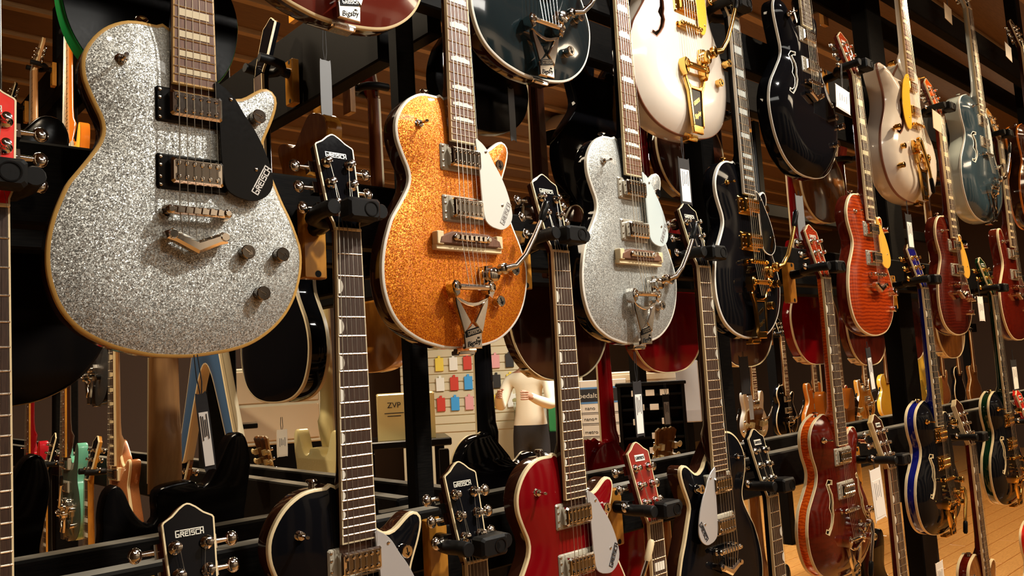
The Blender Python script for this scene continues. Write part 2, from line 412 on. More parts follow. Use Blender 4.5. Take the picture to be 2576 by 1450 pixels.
BASS = [(-30, 0), (-42, -12), (-60, -8), (-82, 28), (-100, 64), (-118, 76), (-134, 64), (-142, 20), (-134, -40), (-128, -90), (-140, -150), (-160, -210), (-155, -270), (-115, -320), (-60, -345), (0, -350), (60, -350), (115, -330), (150, -290), (158, -230), (146, -170), (128, -120), (120, -80), (120, -40), (113, -6), (98, 8), (84, -4), (70, -40), (50, -66), (32, -62), (28, -10)]
VEE = [(-25, 40), (-60, -30), (-130, -210), (-205, -400), (-190, -420), (-165, -415), (-90, -270), (-40, -180), (0, -150), (40, -180), (90, -270), (165, -415), (190, -420), (205, -400), (130, -210), (60, -30), (25, 40)]
def shape(key, sx=1.0, sz=1.0, mir=1):
    src = {'jet': JET, 'hollow': HOLLOW, 'dc': DCHOL, 'sg': DCSOL, 'vee': VEE, 'bass': BASS}[key]
    return ccw(spline([(x * sx * mir / 1000, (z * sz if z < 0 else z) / 1000) for x, z in src], 150))
def arch(d, h, w): 
    t = min(1, d / w); return h * (1 - (1 - t) ** 2.2)
def fhole_poly(side):
    c = [(-66, -92), (-75, -90), (-81, -97), (-80, -108), (-78, -122), (-81, -140), (-88, -155), (-86, -170), (-92, -188), (-102, -203), (-114, -213), (-124, -208)]
    w = [4.5, 5.5, 3.4, 3.6, 5, 6, 7.6, 6, 5, 3.6, 5.5, 4.5]
    return ccw([(x * side / 1000, z / 1000) for x, z in ribbon(c, w)])
def top_mesh(key, sx, sz, mir, h, fh):
    def mk():
        o = shape(key, sx, sz, mir); inn = offset(o, .0015); n = len(inn)
        pts = list(inn); edges = [(i, (i + 1) % n) for i in range(n)]; holes = []
        for s in fh:
            hp = fhole_poly(s * mir); hp = [(x * sx, z) for x, z in hp]; k = len(pts); pts += hp; q = len(hp); edges += [(k + i, k + (i + 1) % q) for i in range(q)]; holes.append(hp)
        def ok(p, d, lim): return d > lim and not any(inside(p, q) or pdist(p, q) < .004 for q in holes)
        for ins in (.007, .014):
            for p in offset(o, ins)[::2]:
                d = pdist(p, o)
                if inside(p, o) and ok(p, d, ins * .92): pts.append(p)
        g = .012; x0 = -.26
        for i in range(44):
            for j in range(50):
                p = (x0 + i * g + (j % 2) * g / 2, .11 - j * g)
                if inside(p, inn):
                    d = pdist(p, o)
                    if ok(p, d, .020): pts.append(p)
        v, e, f, *_ = delaunay_2d_cdt([Vector(p) for p in pts], edges, [], 0, 1e-6)
        b = MB(); b.v = [(p.x, .0085 - arch(pdist(p, o), h, .075), p.y) for p in v]
        for t in f:
            c = sum((v[i] for i in t), Vector((0, 0))) / len(t)
            if inside(c, inn) and not any(inside(c, q) for q in holes): b.f.append(tuple(t))
        me = bpy.data.meshes.new('top'); me.from_pydata(b.v, [], b.f)
        if sum(p.normal.y for p in me.polygons) > 0: me.flip_normals()
        for p in me.polygons: p.use_smooth = True
        me.materials.append(None); return me
    return cached(('top', key, sx, sz, mir, h, tuple(fh)), mk)
def body_mesh(key, sx, sz, mir, t, inn):
    def mk():
        o = offset(shape(key, sx, sz, mir), .0006); n = len(o); b = MB(); r = .006
        rings = [(0, .009), (0, t * .5), (0, t - r), (r * .3, t - r * .3), (r, t)]
        for ins, y in rings:
            q = offset(o, ins) if ins else o
            b.v += [(p[0], y, p[1]) for p in q]
        for k in range(len(rings) - 1):
            for i in range(n):
                j = (i + 1) % n; b.f.append((k * n + i, k * n + j, k * n + n + j, k * n + n + i))
        q = b.v[-n:]; base = len(b.v) - n
        for tr in tessellate_polygon([[Vector((p[0], p[2], 0)) for p in q]]): b.f.append(tuple(base + i for i in tr))
        k = len(b.v); fr = .0105                                     # closed front, just under the top
        b.v += [(p[0], fr if not inn else t - .008, p[1]) for p in offset(o, .002)]
        for tr in tessellate_polygon([[Vector((p[0], p[2], 0)) for p in b.v[k:]]]): b.f.append(tuple(reversed([k + i for i in tr])))
        for i in range(n): j = (i + 1) % n; b.f.append((i, j, k + j, k + i))
        return b.mesh('body', .6)
    return cached(('body', key, sx, sz, mir, t, inn), mk)
def strip_mesh(key, sx, sz, mir, ins, wid, y0, y1, grow):
    """binding: a thin L-shaped strip that follows the outline"""
    def mk():
        o = shape(key, sx, sz, mir); n = len(o); b = MB()
        for d, y in ((-grow, y1), (-grow, y0 + .0006), (-grow + .0006, y0), (ins + wid, y0 - .0007), (ins + wid, y0 + .003), (0.001, y1)):
            b.v += [(p[0], y, p[1]) for p in offset(o, d)]
        for k in range(6):
            for i in range(n):
                j = (i + 1) % n; a = k * n; c = ((k + 1) % 6) * n; b.f.append((a + i, a + j, c + j, c + i))
        return b.mesh('binding', .6)
    return cached(('bind', key, sx, sz, mir, ins, wid, y0, y1, grow), mk)
def line_mesh(key, sx, sz, mir, d0, wid, y):
    def mk():
        o = shape(key, sx, sz, mir); n = len(o); b = MB()
        a = offset(o, d0); c = offset(o, d0 + wid)
        b.v = [(p[0], y, p[1]) for p in a] + [(p[0], y - .0006, p[1]) for p in a] + [(p[0], y - .0006, p[1]) for p in c] + [(p[0], y, p[1]) for p in c]
        for k in range(4):
            for i in range(n):
                j = (i + 1) % n; b.f.append((k * n + i, k * n + j, ((k + 1) % 4) * n + j, ((k + 1) % 4) * n + i))
        return b.mesh('purfling', .6)
    return cached(('purf', key, sx, sz, mir, d0, wid, y), mk)
SCALE = .625; NUTZ = .449
def fretz(n): return NUTZ - SCALE * (1 - 2 ** (-n / 12))
def bw(z, a=.0285, b=.0215): return a + (b - a) * z / NUTZ
def inlay_mesh(kind, n):
    def mk():
        za, zb = fretz(n), fretz(n - 1); zm = (za + zb) / 2; h = (zb - za); w = bw(zm)
        b = MB()
        if kind == 'block': b.box((0, -.0062, zm), (w * 1.42, .0012, min(.62 * h, .016)))
        elif kind == 'full': b.box((0, -.0062, zm), (w * 1.5, .0012, h * .60))
        elif kind == 'trap': b.prism([(-w * .7, zm - h * .32), (w * .7, zm - h * .22), (w * .7, zm + h * .22), (-w * .7, zm + h * .32)], -.0068, -.0056)
        elif kind == 'hump':
            w2 = w * .80; hh = min(h * .28, .0095)
            b.prism([(-w2, zm - hh), (w2, zm - hh), (w2, zm + hh * .2), (w2 * .62, zm + hh * .55), (w2 * .4, zm + hh), (w2 * .1, zm + hh * .7), (-w2 * .1, zm + hh * .7), (-w2 * .4, zm + hh), (-w2 * .62, zm + hh * .55), (-w2, zm + hh * .2)], -.0068, -.0056)
        elif kind == 'thumb':
            r = min(h * .42, .011); b.prism([(-w * .93 + r * .75 * math.sin(t * math.pi / 8) , zm + r * math.cos(t * math.pi / 8)) for t in range(9)], -.0068, -.0056)
        elif kind == 'thumbr':
            r = min(h * .42, .011); b.prism([(w * .93 - r * .75 * math.sin(t * math.pi / 8), zm + r * math.cos(t * math.pi / 8)) for t in range(9)], -.0068, -.0056)
        elif kind == 'dot': b.lathe([(.003, 0), (.003, -.0012)], 'y', (0, -.0056, zm), 10)
        return b.mesh('inlay', 0)
    return cached(('inlay', kind, n), mk)
def fret_mesh(n):
    def mk():
        w = bw(fretz(n)) - .0012
        return MB().tube([(-w, -.0060, fretz(n)), (w, -.0060, fretz(n))], .0012, 6).mesh('fret', .9)
    return cached(('fret', n), mk)
def board_mesh():
    def mk():
        b = MB(); b.v = [(s * (bw(z) - .002), y, z) for z in (0, NUTZ) for y in (.0005, -.006) for s in (-1, 1)]
        b.f = [(0, 1, 3, 2), (4, 6, 7, 5), (0, 2, 6, 4), (1, 5, 7, 3), (2, 3, 7, 6), (0, 4, 5, 1)]; return b.mesh('fingerboard', 0)
    return cached('board', mk)
def boardbind_mesh():
    def mk():
        b = MB()
        for s in (-1, 1):
            k = len(b.v)
            for z in (0, NUTZ):
                o_, i_ = s * bw(z), s * (bw(z) - .0021)
                b.v += [(o_, .0008, z), (i_, .0008, z), (i_, -.0062, z), (o_, -.0058, z)]
            b.f += [tuple(k + i for i in q) for q in ((0, 1, 2, 3), (4, 7, 6, 5), (0, 3, 7, 4), (2, 6, 7, 3), (1, 5, 6, 2), (0, 4, 5, 1))]
        b.box((0, -.0026, -.0011), (.057, .0070, .0022))
        return b.mesh('board_binding', 0)
    return cached('boardbind', mk)
def neck_mesh():
    def mk():
        b = MB(); st = [(-.02, .030, .012), (.05, .028, .030), (.078, bw(.078), .034), (.10, bw(.10), .024), (.14, bw(.14), .0215), (.3, bw(.3), .020), (NUTZ - .02, bw(NUTZ), .019), (NUTZ + .012, .0205, .020), (NUTZ + .03, .021, .022)]
        n = 10
        for z, w, d in st:
            for k in range(n + 1):
                t = math.pi * k / n; b.v.append((w * math.cos(t) * .995, .0006 + d * math.sin(t) ** .8, z))
        for i in range(len(st) - 1):
            for k in range(n): a = i * (n + 1) + k; b.f.append((a, a + 1, a + n + 2, a + n + 1))
            a = i * (n + 1); b.f.append((a + n, a, a + n + 1, a + 2 * n + 1))
        b.f.append(tuple(range(n + 1))); b.f.append(tuple(range((len(st) - 1) * (n + 1), len(st) * (n + 1))))
        return b.mesh('neck', .8)
    return cached('neck', mk)
HEADS = {
 'crown': [(-21.5, 0), (-22, 8), (-27, 22), (-29, 50), (-31.5, 100), (-33, 136), (-31, 139), (-20, 145), (-11, 153), (-4, 157.5), (0, 158.5), (4, 157.5), (11, 153), (20, 145), (31, 139), (33, 136), (31.5, 100), (29, 50), (27, 22), (22, 8), (21.5, 0)],
 'open': [(-21.5, 0), (-22, 8), (-30, 26), (-33, 60), (-38, 120), (-43, 150), (-30, 158), (-16, 152), (-6, 158), (0, 152), (6, 158), (16, 152), (30, 158), (43, 150), (38, 120), (33, 60), (30, 26), (22, 8), (21.5, 0)],
 'point': [(-21.5, 0), (-22, 8), (-29, 24), (-33, 80), (-36, 110), (-10, 165), (0, 172), (10, 165), (36, 110), (33, 80), (29, 24), (22, 8), (21.5, 0)],
 'six': [(-21, 0), (-22, 12), (-32, 35), (-34, 90), (-24, 160), (-6, 178), (12, 175), (26, 150), (22, 100), (20, 30), (21, 0)],
}
def head_poly(k): return ccw([(x / 1000, z / 1000) for x, z in HEADS[k]])
def head_mesh(k): return cached(('head', k), lambda: MB().prism(head_poly(k), .0008, .014).mesh('headstock', .5))
def face_mesh(k): return cached(('face', k), lambda: MB().prism(offset(head_poly(k), .0017), -.0008, .001).mesh('face', 0))
def hbind_mesh(k):
    def mk():
        o = head_poly(k); n = len(o); b = MB()
        for d, y in ((-.0003, .004), (-.0003, -.0010), (.0018, -.0012), (.0018, .004)): b.v += [(p[0], y, p[1]) for p in offset(o, d)]
        for q in range(4):
            for i in range(n - 1):
                j = i + 1; b.f.append((q * n + i, q * n + j, ((q + 1) % 4) * n + j, ((q + 1) % 4) * n + i))
        return b.mesh('headstock_binding', .6)
    return cached(('hbind', k), mk)
def post_mesh(): return cached('post', lambda: MB().lathe([(.0088, .001), (.0088, -.002), (.0068, -.004), (.0052, -.005), (.0046, -.010), (.0056, -.0125), (.005, -.0148), (.002, -.0156)], 'y', (0, 0, 0), 14).mesh('tuner_post', .6))
def button_mesh(s):
    def mk():
        b = MB().tube([(s * .006, .019, 0), (s * .030, .019, 0)], [.0045, .003], 8); b.box((s * .008, .021, 0), (.015, .012, .018)); b.ball((s * .037, .019, 0), .0095, (.95, .55, 1.05), 12, 8)
        return b.mesh('tuner_button', .8)
    return cached(('button', s), mk)
def pole_mesh():
    def mk():
        b = MB()
        for r in (-1, 1):
            for i in range(6): b.lathe([(.0030, .0015), (.0030, -.0014), (.0020, -.0026)], 'y', ((i - 2.5) * .0098, 0, r * .0088), 8)
        return b.mesh('pole_screws', .6)
    return cached('pole', mk)
def pickup_mesh(): return cached('pickup', lambda: MB().rbox((0, .004, 0), (.067, .020, .0335), .0028).mesh('pickup', .5))
def pickwin_mesh():
    def mk():
        o = [(-.0285, -.0130), (-.0285, -.0050), (-.0255, -.0030), (-.0255, .0030), (-.0285, .0050), (-.0285, .0130), (.0285, .0130), (.0285, .0050), (.0255, .0030), (.0255, -.0030), (.0285, -.0050), (.0285, -.0130)]
        return MB().prism(o, -.0066, -.0055).mesh('pickup_window', 0)
    return cached('pickwin', mk)
def bezel_mesh(mir):
    def mk():
        b = MB().rbox((-.0015, .006, 0), (.092, .011, .046), .0025)
        for sz in (-1, 1):
            pass
        return b.mesh('pickup_bezel', .5)
    return cached(('bezel', mir), mk)
def jetguard_poly(mir):
    g = [(24, 6), (32, 6), (42, 0), (53, -11), (65, -30), (78, -48), (89, -68), (97, -88), (102, -107), (103, -121), (98, -134), (88, -143), (76, -148), (62, -147), (48, -143), (37, -133), (33, -108), (31, -80), (29.5, -43)]
    return ccw(spline([(x * mir / 1000, z / 1000) for x, z in g], 60))
def longguard_poly(mir):
    g = [(28, 2), (38, 6), (48, -4), (62, -30), (72, -70), (76, -110), (72, -150), (62, -172), (50, -176), (42, -165), (36, -120), (34, -60)]
    return ccw(spline([(x * mir / 1000, z / 1000) for x, z in g], 60))
def knob_mesh(): return cached('knob', lambda: MB().lathe([(.0065, .006), (.0065, .0005), (.0098, 0), (.0098, -.002), (.0092, -.0025), (.0092, -.011), (.0098, -.0115), (.0098, -.0145), (.0088, -.0158), (0.0005, -.0158)], 'y', (0, 0, 0), 20).mesh('knob', .6))
def arrow_mesh():
    def mk():
        b = MB()
        for q in ([(-.0062, -.0006), (.0062, -.0006), (.0062, .0006), (-.0062, .0006)], [(.0066, 0), (.002, .0036), (.0012, .0028), (.0048, 0), (.0012, -.0028), (.002, -.0036)]): b.prism(q, -.0165, -.0156)
        return b.mesh('knob_arrow', 0)
    return cached('arrow', mk)
def switch_mesh(): return cached('switch', lambda: MB().lathe([(.009, .004), (.009, .001), (.0085, 0), (.006, -.001), (.0058, -.005), (.003, -.0055), (.0018, -.007), (.0026, -.018), (.0032, -.021), (.0022, -.0235)], 'y', (0, 0, 0), 14).mesh('toggle_switch', .6))
def bridge_mesh():
    def mk():
        b = MB().rbox((0, -.010, 0), (.080, .009, .011), .002)
        for s in (-1, 1): b.lathe([(.008, .008), (.008, .002), (.0035, .002), (.0035, -.014)], 'y', (s * .036, -.004, 0), 12); b.ball((s * .036, -.0135, 0), .0062, (1, .45, 1))
        return b.mesh('bridge', .6)
    return cached('bridge', mk)
def saddle_mesh(): return cached('saddle', lambda: MB().prism([(-.0034, -.004), (.0034, -.004), (.002, .004), (-.002, .004)], -.0035, .001).mesh('saddle', 0))
def vtail_mesh():
    def mk():
        o = [(-.044, -.1985), (-.034, -.1935), (-.024, -.1985), (-.002, -.2075), (.020, -.1990), (.030, -.1945), (.040, -.199), (.036, -.209), (.026, -.2115), (-.002, -.2245), (-.030, -.2105), (-.041, -.207)]
        b = MB().prism(o, -.018, -.004, .0035)
        for x in (-.034, .031): b.lathe([(.0062, .006), (.0062, -.018), (.005, -.020)], 'y', (x, 0, -.2015), 12)
        return b.mesh('v_tailpiece', .5)
    return cached('vtail', mk)
def bigsby_frame(fancy):
    def mk():
        b = MB(); y0, y1 = -.0135, -.0055
        if not fancy:
            b.prism([(-.019, -.356), (.019, -.356), (.020, -.330), (-.0205, -.330)], y0 + .002, y1, .0015)
            b.prism([(-.0205, -.331), (.020, -.331), (.0005, -.3145)], y0 + .002, y1, .001)
            b.prism([(-.0205, -.3315), (-.0035, -.3125), (-.026, -.278), (-.036, -.270), (-.035, -.282)], y0, y1, .0015)
            b.prism([(.020, -.3315), (.0035, -.3125), (.026, -.278), (.037, -.270), (.035, -.284)], y0, y1, .0015)
            b.prism([(-.036, -.270), (-.026, -.279), (-.012, -.2845), (0, -.2865), (.012, -.2845), (.026, -.279), (.037, -.270), (.026, -.2725), (.012, -.278), (0, -.2795), (-.012, -.278), (-.026, -.2725)], y0 - .001, y1, .001)
        else:
            b.prism([(-.019, -.366), (.019, -.366), (.0205, -.352), (-.0205, -.352)], y0 + .002, y1, .0015)
            for s in (-1, 1): b.prism([(s * .0215, -.356), (s * .016, -.353), (s * .020, -.29), (s * .036, -.268), (s * .040, -.276), (s * .029, -.296)], y0, y1, .0015)
            b.prism([(-.024, -.292), (.024, -.292), (.030, -.282), (.012, -.287), (-.012, -.287), (-.030, -.282)], y0, y1, .001)
        for s in (-1, 1):
            b.prism([(s * .040, -.272), (s * .046, -.262), (s * .047, -.250), (s * .042, -.243), (s * .034, -.244), (s * .030, -.252), (s * .031, -.266)], y0 - .008, y1 + .004, .002)
            b.lathe([(.0075, .001), (.0075, -.002), (.005, -.003), (.0045, -.001)], 'y', (s * .0385, y0 - .008, -.254), 14)
        zb = -.356 if not fancy else -.366
        b.tube([(-.021, .012, zb - .002), (.021, .012, zb - .002)], .0055, 10); b.rbox((0, .016, zb - .006), (.036, .02, .008), .0015)
        return b.mesh('vibrato_frame', .5)
    return cached(('bigsby', fancy), mk)
def roller_mesh(): return cached('roller', lambda: MB().tube([(-.034, -.018, -.254), (.034, -.018, -.254)], .0055, 12).tube([(-.022, -.0225, -.254), (.022, -.0225, -.254)], .0018, 6).mesh('roller_bar', .6))
def spring_mesh():
    def mk():
        b = MB().lathe([(.013, .010), (.013, .004), (.010, .003), (.010, -.012), (.012, -.013), (.012, -.017), (.007, -.019)], 'y', (.042, -.010, -.232), 16)
        for k in range(4): b.lathe([(.0105, .0012), (.0122, 0), (.0105, -.0012)], 'y', (.042, -.008 - .0035 * k, -.232), 16)
        b.prism([(.030, -.246), (.054, -.246), (.058, -.226), (.052, -.214), (.034, -.216)], -.012, .004, .002)
        b.lathe([(.010, .004), (.010, -.006), (.007, -.008)], 'y', (.060, -.028, -.222), 14)
        b.tube([(.042, -.020, -.234), (.060, -.028, -.223)], .0055, 8)
        return b.mesh('arm_pivot', .6)
    return cached('spring', mk)
def arm_pts(down):
    if down: return [(.060, -.034, -.222), (.052, -.038, -.250), (.030, -.040, -.290), (.018, -.040, -.330)]
    return [(.060, -.034, -.222), (.082, -.038, -.217), (.103, -.042, -.197), (.124, -.045, -.165), (.140, -.047, -.138), (.148, -.048, -.120)]
def arm_mesh(down):
    def mk():
        p = arm_pts(down); q = [(p[-1][i] * 2 - p[-2][i]) for i in range(3)]
        return MB().tube(p, [.0065, .0055, .005, .005, .0045, .0045][:len(p)], 10).mesh('arm', .9)
    return cached(('arm', down), mk)
def tip_mesh(down):
    def mk():
        p = arm_pts(down); a = Vector(p[-1]); d = (a - Vector(p[-2])).normalized()
        return MB().tube([a - d * .016, a - d * .010, a + d * .018, a + d * .024], [.0055, .0068, .0068, .004], 10).mesh('arm_tip', .7)
    return cached(('tip', down), mk)
def string_mesh(i, tail, mir):
    def mk():
        k = (i - 2.5) / 2.5 * mir; r = [.00075, .0006, .0005, .00036, .00028, .00024][i]
        zt = {'v': -.2035, 'big': -.2535, 'bigf': -.2535, 'stop': -.205}[tail]; yt = {'v': -.013, 'big': -.0235, 'bigf': -.0235, 'stop': -.012}[tail]
        pts = [(k * .021, yt, zt - (.007 * (1 - abs(k)) if tail == 'v' else 0)), (k * .0255, -.0158, -.170), (k * .0178, -.0092, NUTZ + .002)]
        s = 1 if k > 0 else -1; row = {0: 0, 1: 1, 2: 2, 3: 2, 4: 1, 5: 0}[i]
        c, sn = math.cos(math.radians(13)), math.sin(math.radians(13)); zz = .038 + .034 * row; pts.append((s * (.0165 + .0035 * row / 2 - .004), -.003 + zz * sn - .008 * c, NUTZ + .003 + zz * c))
        return MB().tube(pts, r, 5, False).mesh('string', .9)
    return cached(('str', i, tail, mir), mk)

def guitar(name, label, x, z, y=0, yaw=0, key='jet', sx=1, sz=1, mir=1, thick=.047, h=.010, top=BLACK, side=BLACK, bind=CREAM, backbind=None, purf=False,
           board=DROSE, bbind=CREAM, inlay='block', inlmat=PEARL, metal=CHROME, bezel=CLEARB, guard=None, guardmat=None, glogo=None, gbind=None, base=False, tail='v',
           armdown=False, knobs=(), knobmat=None, switch=True, head='crown', facem=BLACK, headmat=None, hbind=CREAM, hlogo='name', neckm=None, fholes=(), full=True, group=None, cat='guitar', buttons=None, boxlogo=False, inside_=False, jack=False, lite=False, roll=0, deep=0, bwid=.002, backplate=None, tipm=None, tailk=1.0):
    g = thing(name, label, cat, (x, 1.0346 + y, EYE + z), yaw, group)
    if roll: g.rotation_euler[1] = math.radians(roll)
    deep = deep or .006; h = .010 + deep if deep > .01 else .010; hw = .0085 - h + deep + .0015; buttons = buttons or metal; knobmat = knobmat or metal; headmat = headmat or side; neckm = neckm or side
    bd = part('body', body_mesh(key, sx, sz, mir, thick, bool(fholes)), side, g, (0, deep, 0))
    part('top', top_mesh(key, sx, sz, mir, h, fholes), top, bd)
    if bind:
        part('binding', strip_mesh(key, sx, sz, mir, .002, .0018, .0078, .0150, .0004), bind, bd)
        if purf: part('purfling', line_mesh(key, sx, sz, mir, .0041, .0011, .0080), BLKLINE, bd)
    if backbind: part('binding', strip_mesh(key, sx, sz, mir, .002, bwid, thick - .0075, thick + .0006, .0006), backbind, bd)
    for s in fholes:
        def mk(s=s):
            o = [(a * sx, c) for a, c in fhole_poly(s * mir)]; o = ccw(o); n = len(o); b = MB(); oo = shape(key, sx, sz, mir)
            for d, dy in ((.0002, .004), (.0002, -.0006), (-.0016, -.0006), (-.0016, .002)):
                for p in offset(o, d): b.v.append((p[0], .0085 - arch(pdist(p, oo), h, .075) + dy, p[1]))
            for k in range(4):
                for i in range(n): j = (i + 1) % n; b.f.append((k * n + i, k * n + j, ((k + 1) % 4) * n + j, ((k + 1) % 4) * n + i))
            return b.mesh('f_hole_edge', .6)
        part('f_hole_edge', cached(('fh', key, sx, sz, mir, h, s), mk), bind or BLKLINE, bd)
    if backplate: part('back_plate', cached(('bp', key, sx, sz, mir, thick), lambda: MB().prism(offset(shape(key, sx, sz, mir), .004), thick - .002, thick + .0012).mesh('back_plate', .4)), backplate, bd)
    minz = min(p[1] for p in shape(key, sx, sz, mir)); minx = min(p[0] for p in shape(key, sx, sz, mir))
    if jack:
        jp = cached(('jack',), lambda: MB().rbox((0, 0, 0), (.036, .003, .036), .001).lathe([(.007, -.001), (.007, -.004), (.004, -.004), (.004, -.001)], 'y', (0, -.001, 0), 12).mesh('jack_plate', .5))
        o_ = shape(key, sx, sz, mir); jx = .60 * minx if jack < 0 else -.60 * minx
        c_ = min((p for p in o_ if p[1] < -.2), key=lambda p: abs(p[0] - jx)); i_ = o_.index(c_); tn = Vector(o_[(i_ + 3) % len(o_)]) - Vector(o_[i_ - 3]); nn = Vector((tn.y, -tn.x)).normalized()
        q = part('jack_plate', jp, CREAM if jack in (-1, 1) else metal, bd, (c_[0] + nn.x * .002, thick * .5, c_[1] + nn.y * .002)); q.rotation_euler = Vector((nn.x, 0, nn.y)).to_track_quat('-Y', 'Z').to_euler()
    nk = part('neck', neck_mesh(), neckm, g)
    fb = part('fingerboard', board_mesh(), board, g)
    if bbind: part('board_binding', boardbind_mesh(), bbind, fb)
    if full:
        for n in range(1, 22): part('fret', fret_mesh(n), NICKEL, fb)
        if inlay:
            for n in (3, 5, 7, 9, 12, 15, 17, 19) + ((21,) if inlay == 'block' else (1,) if inlay in ('full',) else ()): part('inlay', inlay_mesh(inlay, n), inlmat, fb)
        part('nut', cached('nut', lambda: MB().rbox((0, -.0035, NUTZ + .002), (.043, .009, .0045), .001).mesh('nut', .5)), CREAM, fb)
    hd = part('headstock', head_mesh(head), headmat, g, (0, -.003, NUTZ + .003), (math.radians(-13), 0, 0))
    part('face', face_mesh(head), facem, hd)
    if hbind: part('headstock_binding', hbind_mesh(head), hbind, hd)
    if not lite:
        for row in range(3):
            for s in (-1, 1):
                zz = .038 + .034 * row; xx = s * (.0165 + .0035 * row / 2)
                part('tuner_post', post_mesh(), metal, hd, (xx, -.0008, zz)); part('tuner_button', button_mesh(s), buttons, hd, (xx + s * .004, 0, zz))
        if hlogo == 'name': part('logo', logo_mesh(.036), PEARL, hd, (0, -.0010, .122))
        elif hlogo == 'plate':
            part('logo_plate', cached('lplate', lambda: MB().rbox((0, 0, 0), (.030, .0012, .013), .0004).mesh('logo_plate', .4)), PEARL, hd, (0, -.0012, .126)); part('logo', logo_mesh(.026), INK, hd, (0, -.0020, .126))
        part('truss_cover', cached('truss', lambda: MB().prism(spline([(-.007, .004), (.007, .004), (.0075, .014), (.003, .026), (0, .030), (-.003, .026), (-.0075, .014)], 20), -.0028, -.0006).mesh('truss_cover', .5)), facem, hd)
    if not full: return g
    for k, pz in ((0, -.030), (1, -.118)):
        pk = part('pickup', pickup_mesh(), metal, g, (0, -.0060, pz)); part('pole_screws', pole_mesh(), metal, pk, (0, -.006, 0))
        part('pickup_window', pickwin_mesh(), DCHROME if metal is CHROME else metal, pk, (0, -.0001, 0))
        if bezel: bz = part('pickup_bezel', bezel_mesh(mir), bezel, pk, (0, .0008 + hw, 0)); bz.scale = (mir, 1, 1); part('bezel_screws', cached('bscr', lambda: [b := MB(), [b.lathe([(.0022, .0005), (.0022, -.0010), (.001, -.0016)], 'y', (-.0425, .0005, q), 8) for q in (-.018, -.0075, .0075, .018)]][0].mesh('bezel_screws', .6)), NICKEL, bz)
    if guard:
        gp = jetguard_poly(mir) if guard == 'jet' else longguard_poly(mir) if guard == 'long' else ccw([(mir * .028 + (x - mir * .028) * 1.7, z * 1.1) for x, z in longguard_poly(mir)])
        gd = part('pickguard', cached(('guard', guard, mir), lambda: MB().prism(gp, -.0085, -.0062, .0006).mesh('pickguard', .4)), guardmat, g)
        if gbind:
            def mk():
                n = len(gp); b = MB()
                for d, yy in ((-.0005, -.0060), (-.0005, -.0088), (.0013, -.0089), (.0013, -.0060)): b.v += [(p[0], yy, p[1]) for p in offset(gp, d)]
                for q in range(4):
                    for i in range(n): j = (i + 1) % n; b.f.append((q * n + i, q * n + j, ((q + 1) % 4) * n + j, ((q + 1) % 4) * n + i))
                return b.mesh('guard_binding', .6)
            part('guard_binding', cached(('gb', guard, mir), mk), gbind, gd)
        for sx_, sz_ in ((.046, -.012), (.079, -.104)) if guard == 'jet' else ((.045, -.006), (.064, -.150)):
            part('screw', cached('screw', lambda: MB().lathe([(.0026, .0005), (.0026, -.0008), (.001, -.0016)], 'y', (0, 0, 0), 10).mesh('screw', .6)), CHROME, gd, (sx_ * mir, -.0086, sz_))
        if glogo:
            a = math.radians(-62 if mir > 0 else 62); lo = part('logo', logo_mesh(.044), glogo, gd, (.086 * mir, -.0088, -.118)); lo.rotation_euler = (0, a, 0)
    by = -.004
    if base:
        bb = part('bridge_base', cached('bbase', lambda: MB().prism([(-.070, -.182), (.070, -.182), (.066, -.170), (.040, -.160), (-.040, -.160), (-.066, -.170)], -.012, .004, .002).mesh('bridge_base', .5)), ROSE, g)
        for s in (-1, 1): part('pearl_block', cached('pblk', lambda: MB().rbox((0, 0, 0), (.014, .014, .022), .001).mesh('pearl_block', .4)), CREAM, bb, (s * .066, -.004, -.172))
        part('base_foot', cached('bfoot', lambda: MB().rbox((0, -.001, -.1865), (.146, .012, .009), .001).mesh('base_foot', .4)), CREAM, bb)
    br = part('bridge', bridge_mesh(), metal, g, (0, by + .003, -.170))
    for i in range(6): part('saddle', saddle_mesh(), metal, br, ((i - 2.5) * .0102, -.0140, 0))
    if tail == 'v': part('tailpiece', vtail_mesh(), metal, g)
    else:
        off = minz + (.356 if tail == 'big' else .366) - .001
        zb_ = .356 if tail == 'big' else .366; off = minz + zb_ * tailk - .001
        tp = part('tailpiece', bigsby_frame(tail == 'bigf'), metal, g, (-.007 * mir if key == 'jet' else 0, 0, off))
        part('roller_bar', roller_mesh(), metal, tp); part('arm_pivot', spring_mesh(), metal, tp)
        ar = part('arm', arm_mesh(armdown), metal, tp); part('arm_tip', tip_mesh(armdown), tipm or BLKPL, tp)
        tp.scale = (mir, 1, tailk)
        if tail == 'big':
            lp = part('logo_panel', cached('lpan', lambda: MB().prism([(-.0165, -.338), (.0165, -.330), (.0165, -.318), (-.0165, -.326)], -.0128, -.0105).mesh('logo_panel', 0)), BLKPL, tp)
            lo = part('logo', logo_mesh(.028), metal, tp, (0, -.0132, -.328)); lo.rotation_euler = (0, math.radians(-13.5), 0)
            lo = part('script', text_mesh('Bigsby', .012, .0004, .3), BLKPL, tp, (0, -.0118, -.3465)); lo.rotation_euler = (0, math.radians(-13), 0)
            part('script', text_mesh('BY', .005, .0004), BLKPL, tp, (.011, -.0118, -.3385))
        else:
            part('insert', cached('insert', lambda: MB().prism([(-.0165, -.353), (.0165, -.353), (.020, -.300), (.016, -.292), (-.016, -.292), (-.020, -.300)], -.0105, -.006).mesh('insert', 0)), BLKPL, tp)
            lo = part('logo', logo_mesh(.026), metal, tp, (0, -.0110, -.312)); lo.rotation_euler = (0, math.radians(-25), 0)
            lo = part('script', text_mesh('Bigsby', .011, .0004, .3), metal, tp, (0, -.0110, -.335)); lo.rotation_euler = (0, math.radians(-25), 0)
